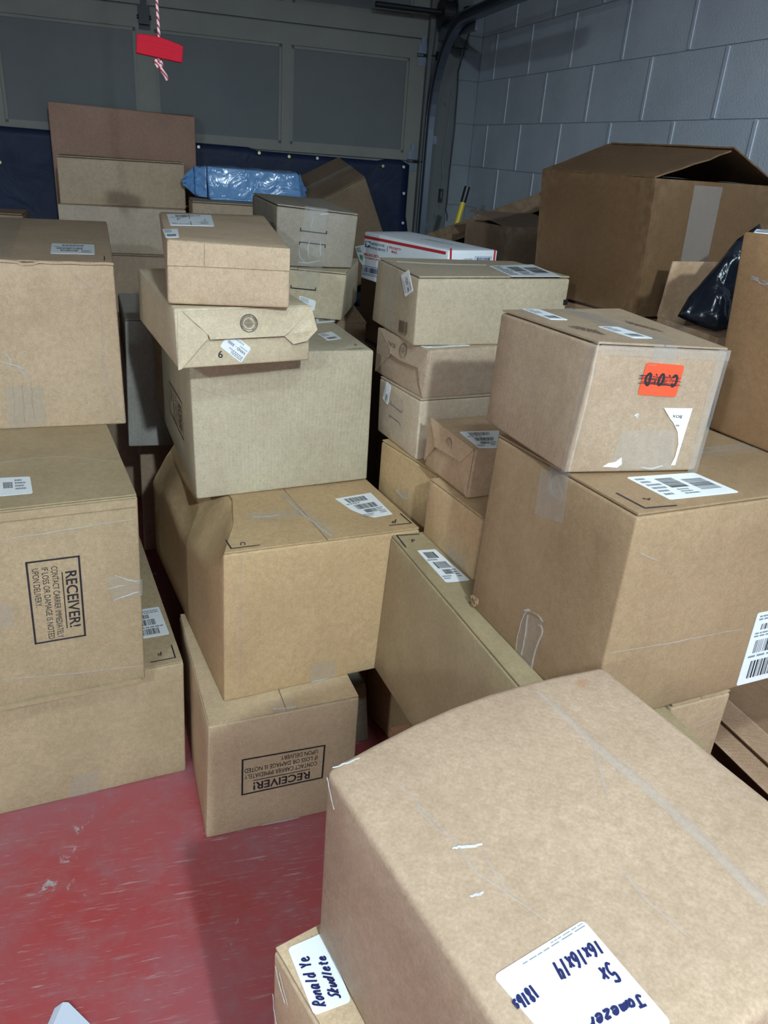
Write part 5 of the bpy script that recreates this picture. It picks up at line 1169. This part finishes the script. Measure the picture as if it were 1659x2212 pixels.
c, D2 = shell('D2', 'small brown open box between the big open carton and the postal box', (128, 104, 80))
w, d, h = c.s
flap(c, D2, [c.C['FTL'], c.C['FTR'], (w, d * .95, h + .03), (.0, d * .95, h + .035)], nm='top_flap')
c, D6 = shell('D6', 'small box with raised back flap holding a black mailer bag', (176, 142, 106), faces='FKLRB')
w, d, h = c.s
bm = bmesh.new(); gT = lambda a_, b_, n_: c.face('T', a_, b_, n_); grid_plate(bm, gT, .0, .0, 1, .55, -.004, 0, 4, 4); bm_obj('top_flap', bm, c.mat, D6)
flap(c, D6, [c.C['KTL'], c.C['KTR'], (w - .01, d + .015, h + .138), (.024, d + .015, h + .136)], nm='top_flap')
bm = bmesh.new(); gL = lambda a_, b_, n_: c.face('L', a_, b_, n_); grid_plate(bm, gL, .2, .0, .58, 1, .0004, .0011, 3, 6); bm_obj('packing_tape', bm, MT['tape'], D6)

# box leaning over behind the blue parcel
BOX['T1'] = ((0, 0, 0), 0, (.30, .37, .493), {})
c, T1 = carton('T1', 'brown box tipped on one corner against the tarp, right of the blue parcel', (134, 112, 86), 'x')
T1.rotation_mode = 'YXZ'; T1.rotation_euler = (math.radians(11.6), math.radians(-27.85), math.radians(25.8))
Rm = T1.rotation_euler.to_matrix(); T1.location = Vector((-.211, 4.0, 1.612)) - Rm @ Vector((.30, 0, .493))
# open carton lying on its side behind the small open box
def side_box():
    A = Vector((.0605, 3.63, 1.394)); Bq = Vector((.532, 3.43, 1.619)); X = (Bq - A).normalized(); Y = Vector((X.y, -X.x, 0)).normalized() * -1
    Z = X.cross(Y).normalized(); L_ = (Bq - A).length; D_ = .13; H_ = .25
    root = empty('open_box', A); tag(root, 'long brown carton tilted on its side against the block wall, open side showing', 'box')
    root.matrix_world = Matrix.Translation(A) @ Matrix(((X.x, Y.x, Z.x), (X.y, Y.y, Z.y), (X.z, Y.z, Z.z))).to_4x4()
    mat = cardboard(kraft((112, 88, 62)), .15, 2.2)
    bm = bmesh.new(); t = .005
    add_box(bm, (0, 0, -t), (L_, D_, 0)); add_box(bm, (0, D_ - t, -H_), (L_, D_, -t)); add_box(bm, (0, 0, -H_), (t, D_ - t, -t)); add_box(bm, (L_ - t, 0, -H_), (L_, D_ - t, -t)); add_box(bm, (t, 0, -H_), (L_ - t, D_ - t, -H_ + t))
    bm_obj('box_body', bm, mat, root)
    bm = bmesh.new(); add_box(bm, (.0, -.006, -.066), (L_, -.001, 0)); bm_obj('flap', bm, mat, root)
side_box()

# partly seen boxes that carry or peep out from behind the others
def extra(key, o, yaw, s, label, col, seam='y'):
    BOX[key] = (o, math.radians(yaw), s, {}); return carton(key, label, col, seam, strip=False)
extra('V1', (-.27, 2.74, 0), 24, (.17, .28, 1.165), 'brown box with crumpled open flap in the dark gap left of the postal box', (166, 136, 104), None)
c = Carton('V1'); c.mat = cardboard(kraft((166, 136, 104)), .15, 4)
V1 = [o for o in COL.objects if o.get('label', '').startswith('brown box with crumpled')][0]
flap(c, V1, [(0.0, .0, 1.166), (.17, .0, 1.166), (.15, .10, 1.215), (.03, .12, 1.235)], nm='flap')
extra('V2', (-1.95, 3.36, 0), 18, (.34, .22, 1.378), 'brown box peeping up behind the big pale box of the left stack', (160, 130, 104), 'x')
extra('S1', (.14, .37, 0), 36, (.36, .32, .409), 'brown box on the floor under the shiny taped box at the bottom edge', (190, 160, 122))
extra('S2', (.61, 2.13, 0), 28.5, (.40, .40, .68), 'brown box on the floor below the big open carton', (170, 138, 104))
extra('S3', (.61, 2.13, .681), 28.5, (.40, .40, .692), 'brown box directly under the big open carton', (160, 130, 98))
extra('S4', (.742, 1.822, 0), 22.3, (.19, .20, 1.091), 'tall narrow brown box under the small box with the raised flap', (160, 130, 98))
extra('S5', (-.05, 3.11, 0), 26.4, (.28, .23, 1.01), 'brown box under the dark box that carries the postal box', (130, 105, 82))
extra('S6', (.375, 3.035, 0), 25.9, (.28, .27, 1.207), 'tall brown box under the small open box at the back', (140, 112, 86))
extra('S7', (-.40, 3.99, 0), 18, (.34, .36, .93), 'brown box under the tipped box by the tarp', (150, 122, 94))
extra('S8', (-.05, 3.52, 0), -23, (.40, .15, .93), 'narrow brown box below the tilted carton by the block wall', (140, 112, 86)) if False else None

# worn flaps and folded sheets low at the right edge
c, E2 = extra('E2', (1.03, 1.01, 0), 22, (.24, .60, .62), 'worn brown box low at the right edge under the big tan box', (160, 124, 92))
c = Carton('E2'); c.mat = cardboard(kraft((186, 150, 116)), .15, 1.1)
flap(c, E2, [(0, 0, .622), (0, .60, .622), (-.052, .60, .608), (-.056, 0, .604)], nm='side_flap')
flap(c, E2, [(-.002, 0, .612), (-.002, .58, .612), (-.082, .58, .572), (-.088, 0, .568)], nm='side_flap')
def sheet(dx, dz, label, col):
    r = empty('flattened_box', (1.03, 1.01, 0), math.radians(22)); tag(r, label, 'cardboard')
    cc = Carton('E2'); cc.mat = cardboard(kraft(col), .15, dx)
    flap(cc, r, [(-.03 + dx * .3, 0, .002), (-.03 + dx * .3, .56, .002), (dx, .56, .55 + dz), (dx, 0, .55 + dz)], nm='sheet', nv=10)
sheet(-.098, .0, 'flattened brown carton standing against the worn box at the right edge', (186, 150, 118))
sheet(-.122, -.03, 'lower flattened carton, outermost of the two leaning by the worn box', (176, 138, 104))

# ------------------------------------------------------------------ bags
def plastic(name, col, rough, bump, sc):
    m, nt, b, _ = new_mat(name); L = nt.links.new
    b.inputs['Base Color'].default_value = (*col, 1); b.inputs['Roughness'].default_value = rough; b.inputs['Specular IOR Level'].default_value = .6
    tc = N(nt, 'ShaderNodeTexCoord'); no = N(nt, 'ShaderNodeTexNoise', Scale=sc, Detail=3.0, Distortion=1.6); L(tc.outputs['Object'], no.inputs['Vector'])
    bp = N(nt, 'ShaderNodeBump', Strength=bump, Distance=.02); L(no.outputs['Fac'], bp.inputs['Height']); L(bp.outputs[0], b.inputs['Normal'])
    return m
BLUE = plastic('blue_film', (.17, .34, .62), .20, .75, 9.0)
BLACKBAG = plastic('black_film', (.012, .017, .028), .22, .6, 8.0)
c = Carton('BB'); BBr = empty('blue_parcel', c.o, c.yaw); tag(BBr, 'box wrapped in shiny crinkled blue plastic with twisted ends', 'parcel')
bm = bmesh.new(); w, d, h = c.s
def wrap(x, y, z):
    p = c.tri(x, y, z); n1 = noise.noise((x * 7, y * 6, z * 4)); n2 = abs(noise.noise((x * 16 + z * 5, y * 9, z * 7)))
    e_ = min(x, 1 - x) ; out = Vector((x - .5, y - .5, z - .5)) * 2
    return p + out * (.006 * n1 + .007 * n2 - .004) * (1 if z > .03 else 0)
ax = 44
round_box(bm, (w, d, h), .012, wrap); bmesh.ops.subdivide_edges(bm, edges=bm.edges[:], cuts=2, use_grid_fill=True)
for v in bm.verts:
    q = v.co * 1.0
    k_ = 1 - abs(noise.noise((q.x * 22 + q.z * 30, q.y * 14, q.z * 16))) * 2
    if q.z > .004: v.co.y -= .004 * max(0, k_) * (1 if q.y < d * .4 else 0)
bm_obj('wrapping', bm, BLUE, BBr, True)
bm = bmesh.new(); gB = lambda a_, b_, n_: c.face('F', a_, b_, n_); grid_plate(bm, gB, .01, .495, .99, .512, .0005, .005, 20, 1); bm_obj('seam', bm, BLUE, BBr)
def fin(pts, nm='twisted_end'):
    bm = bmesh.new(); n_ = 7; P = [Vector(p) for p in pts]   # base top, base bottom, outer top, outer bottom
    rows = []
    for i in range(n_ + 1):
        t = i / n_; r_ = []
        for j in range(9):
            s_ = j / 8; p = (P[0] * (1 - s_) + P[1] * s_) * (1 - t) + (P[2] * (1 - s_) + P[3] * s_) * t
            p = p + Vector((0, .016 * math.sin(j * 1.9 + i * .7) * (.3 + t), 0)); r_.append(bm.verts.new(p))
        rows.append(r_)
    for i in range(n_):
        for j in range(8): bm.faces.new((rows[i][j], rows[i + 1][j], rows[i + 1][j + 1], rows[i][j + 1]))
    o = bm_obj(nm, bm, BLUE, BBr, True); sd = o.modifiers.new('thick', 'SOLIDIFY'); sd.thickness = .003
fin([(.0, .06, h - .004), (.0, .06, .006), (-.055, .10, h - .006), (-.05, .10, .008)]); fin([(-.055, .10, h - .006), (-.05, .10, .008), (-.115, .05, .078), (-.108, .05, .055)])
fin([(w, .05, h - .006), (w, .05, .004), (w + .042, .09, .060), (w + .035, .07, .004)])

def pillow(name, outline, normal, thick, mat, label, cat, seed=0):
    """soft bag: outline polygon (world points, counter-clockwise), bulging both ways along normal"""
    P = [Vector(p) for p in outline]; cen = sum(P, Vector()) / len(P); n_ = Vector(normal).normalized()
    root = empty(name, cen); tag(root, label, cat)
    bm = bmesh.new(); per = []
    for i in range(len(P)):
        for k in range(6): per.append(P[i].lerp(P[(i + 1) % len(P)], k / 6))
    K = 7
    for sgn in (1, -1):
        rings = []
        for r_ in range(K + 1):
            t = r_ / K; ring = []
            for i, p in enumerate(per):
                q = cen.lerp(p, t) if r_ else cen
                hgt = thick * math.sqrt(max(0, 1 - t ** 2.2)) + (.010 * noise.noise((q.x * 22 + seed, q.y * 22, q.z * 22)) + .008 * abs(noise.noise((q.x * 40, q.y * 9 + seed, q.z * 14)))) * (1 if r_ < K else 0)
                ring.append(bm.verts.new(q - cen + n_ * hgt * sgn) if r_ else None)
            rings.append(ring)
        c0 = bm.verts.new(n_ * thick * sgn)
        m_ = len(per)
        for i in range(m_):
            bm.faces.new((c0, rings[1][i], rings[1][(i + 1) % m_]))
            for r_ in range(1, K): bm.faces.new((rings[r_][i], rings[r_ + 1][i], rings[r_ + 1][(i + 1) % m_], rings[r_][(i + 1) % m_]))
    bmesh.ops.remove_doubles(bm, verts=bm.verts[:], dist=.0002)
    bm_obj('bag', bm, mat, root, True)
    return root, cen, n_
root, cen, n_ = pillow('mailer_bag', [(.668, 1.915, 1.416), (.710, 1.885, 1.403), (.748, 1.868, 1.396), (.84, 1.90, 1.41), (.86, 1.93, 1.54), (.82, 1.945, 1.635), (.774, 1.94, 1.597), (.736, 1.935, 1.532), (.690, 1.93, 1.462)], (-.35, -.92, .18), .020, BLACKBAG, 'black plastic mailer bag with white label resting on the small flapped box', 'bag')
bm = bmesh.new(); add_box(bm, (.03, -.028, -.055), (.085, -.026, .02), Matrix.Rotation(-.35, 4, 'Y')); o = bm_obj('label', bm, MT['white'], root)
root, cen, n_ = pillow('mailer_bag', [(.70, 1.60, 1.645), (.76, 1.50, 1.645), (.95, 1.60, 1.645), (.98, 1.68, 1.645), (.88, 1.74, 1.645), (.76, 1.70, 1.645)], (0, 0, 1), .012, BLACKBAG, 'dark plastic mailer bag lying on the tall worn box at the right edge', 'bag', 4)

# ------------------------------------------------------------------ small things
rh = empty('release_handle', (-.612, 2.10, 1.905)); tag(rh, 'red plastic pull handle hanging on a red and white rope', 'handle')
bm = bmesh.new(); a_ = .105; n_ = 12; prof = []
for i in range(n_ + 1):
    x = -a_ / 2 + a_ * i / n_; prof.append((x, .020 + .006 * math.cos((x + .012) / a_ * math.pi)))
lo = [(a_ / 2, -.017), (-a_ / 2, -.017)]
outl = [(x, z) for x, z in prof] + lo
for sgn in (-1, 1): pass
fr = [bm.verts.new((x, -.011, z)) for x, z in outl]; bk = [bm.verts.new((x, .011, z)) for x, z in outl]
bm.faces.new(fr); bm.faces.new(bk[::-1])
for i in range(len(outl)): bm.faces.new((fr[i], bk[i], bk[(i + 1) % len(outl)], fr[(i + 1) % len(outl)]))
o = bm_obj('grip', bm, MT['redplastic'], rh); o.rotation_euler = (0, math.radians(6), math.radians(18))
bv = o.modifiers.new('round', 'BEVEL'); bv.width = .0018; bv.segments = 2
bm = bmesh.new(); rnd = random.Random(9)
for r_ in range(4):
    x = -.040
    while x < .030:
        wd = rnd.uniform(.003, .008); add_box(bm, (x, -.0115, .011 - r_ * .007), (x + wd, -.0108, .0135 - r_ * .007)); x += wd + .002
o2 = bm_obj('raised_lettering', bm, MT['redplastic'], o)
m, nt, b, _ = new_mat('striped_rope'); tc = N(nt, 'ShaderNodeTexCoord'); wv = N(nt, 'ShaderNodeTexWave', Scale=42.0, Distortion=.6); wv.bands_direction = 'DIAGONAL'
nt.links.new(tc.outputs['Object'], wv.inputs['Vector']); rp = N(nt, 'ShaderNodeValToRGB'); rp.color_ramp.elements[0].position = .30; rp.color_ramp.elements[1].position = .36
rp.color_ramp.elements[0].color = (.42, .03, .05, 1); rp.color_ramp.elements[1].color = (.75, .62, .62, 1); nt.links.new(wv.outputs['Fac'], rp.inputs[0]); nt.links.new(rp.outputs[0], b.inputs['Base Color']); b.inputs['Roughness'].default_value = .8
bm = bmesh.new(); add_tube(bm, [(.0, 0, -.012), (.0, 0, .03), (-.002, 0, .12), (-.004, 0, .30), (-.006, 0, CEIL - 1.905 - .003)], .0034, 10); bm_obj('rope', bm, m, rh, True)
bm = bmesh.new(); add_tube(bm, [(-.004, 0, -.018), (-.010, -.004, -.026), (-.004, -.008, -.034), (.004, -.002, -.032), (.002, .004, -.024), (-.005, .0, -.030), (.004, -.002, -.042), (.012, -.002, -.052), (.016, -.002, -.062)], [.005, .005, .005, .005, .005, .005, .0045, .0045, .004], 10); bm_obj('knot', bm, m, rh, True)

pole = empty('pole', (-.045, 3.75, .012)); tag(pole, 'yellow pole with black cap leaning in the corner by the block wall', 'pole')
v = Vector((.269, 3.9, 1.606)) - Vector((-.045, 3.75, .012)); dv = v.normalized()
bm = bmesh.new(); add_cyl(bm, (0, 0, 0), v - dv * .07, .0125, n=20); bm_obj('shaft', bm, MT['yellow'], pole, False)
bm = bmesh.new(); add_cyl(bm, v - dv * .07, v, .0138, n=20); bm_obj('end_cap', bm, MT['black'], pole)

# folded white paper on the floor at the bottom edge
pp = empty('folded_paper', (-.6, .98, 0)); tag(pp, 'folded white paper lying on the red floor at the bottom edge', 'paper')
V = [(-.026, .066, .004), (-.011, .075, .012), (.0, .077, .010), (.060, .040, .004), (.13, -.03, .003), (.02, -.16, .003), (-.02, -.16, .010), (-.028, -.08, .003), (-.012, -.04, .014)]
mesh_obj('sheet', V, [(0, 8, 1), (0, 7, 8), (7, 6, 8), (1, 8, 2), (8, 3, 2), (8, 6, 5, 4, 3)], MT['paper'], pp)
sd = pp.children[0].modifiers.new('thick', 'SOLIDIFY'); sd.thickness = .0006
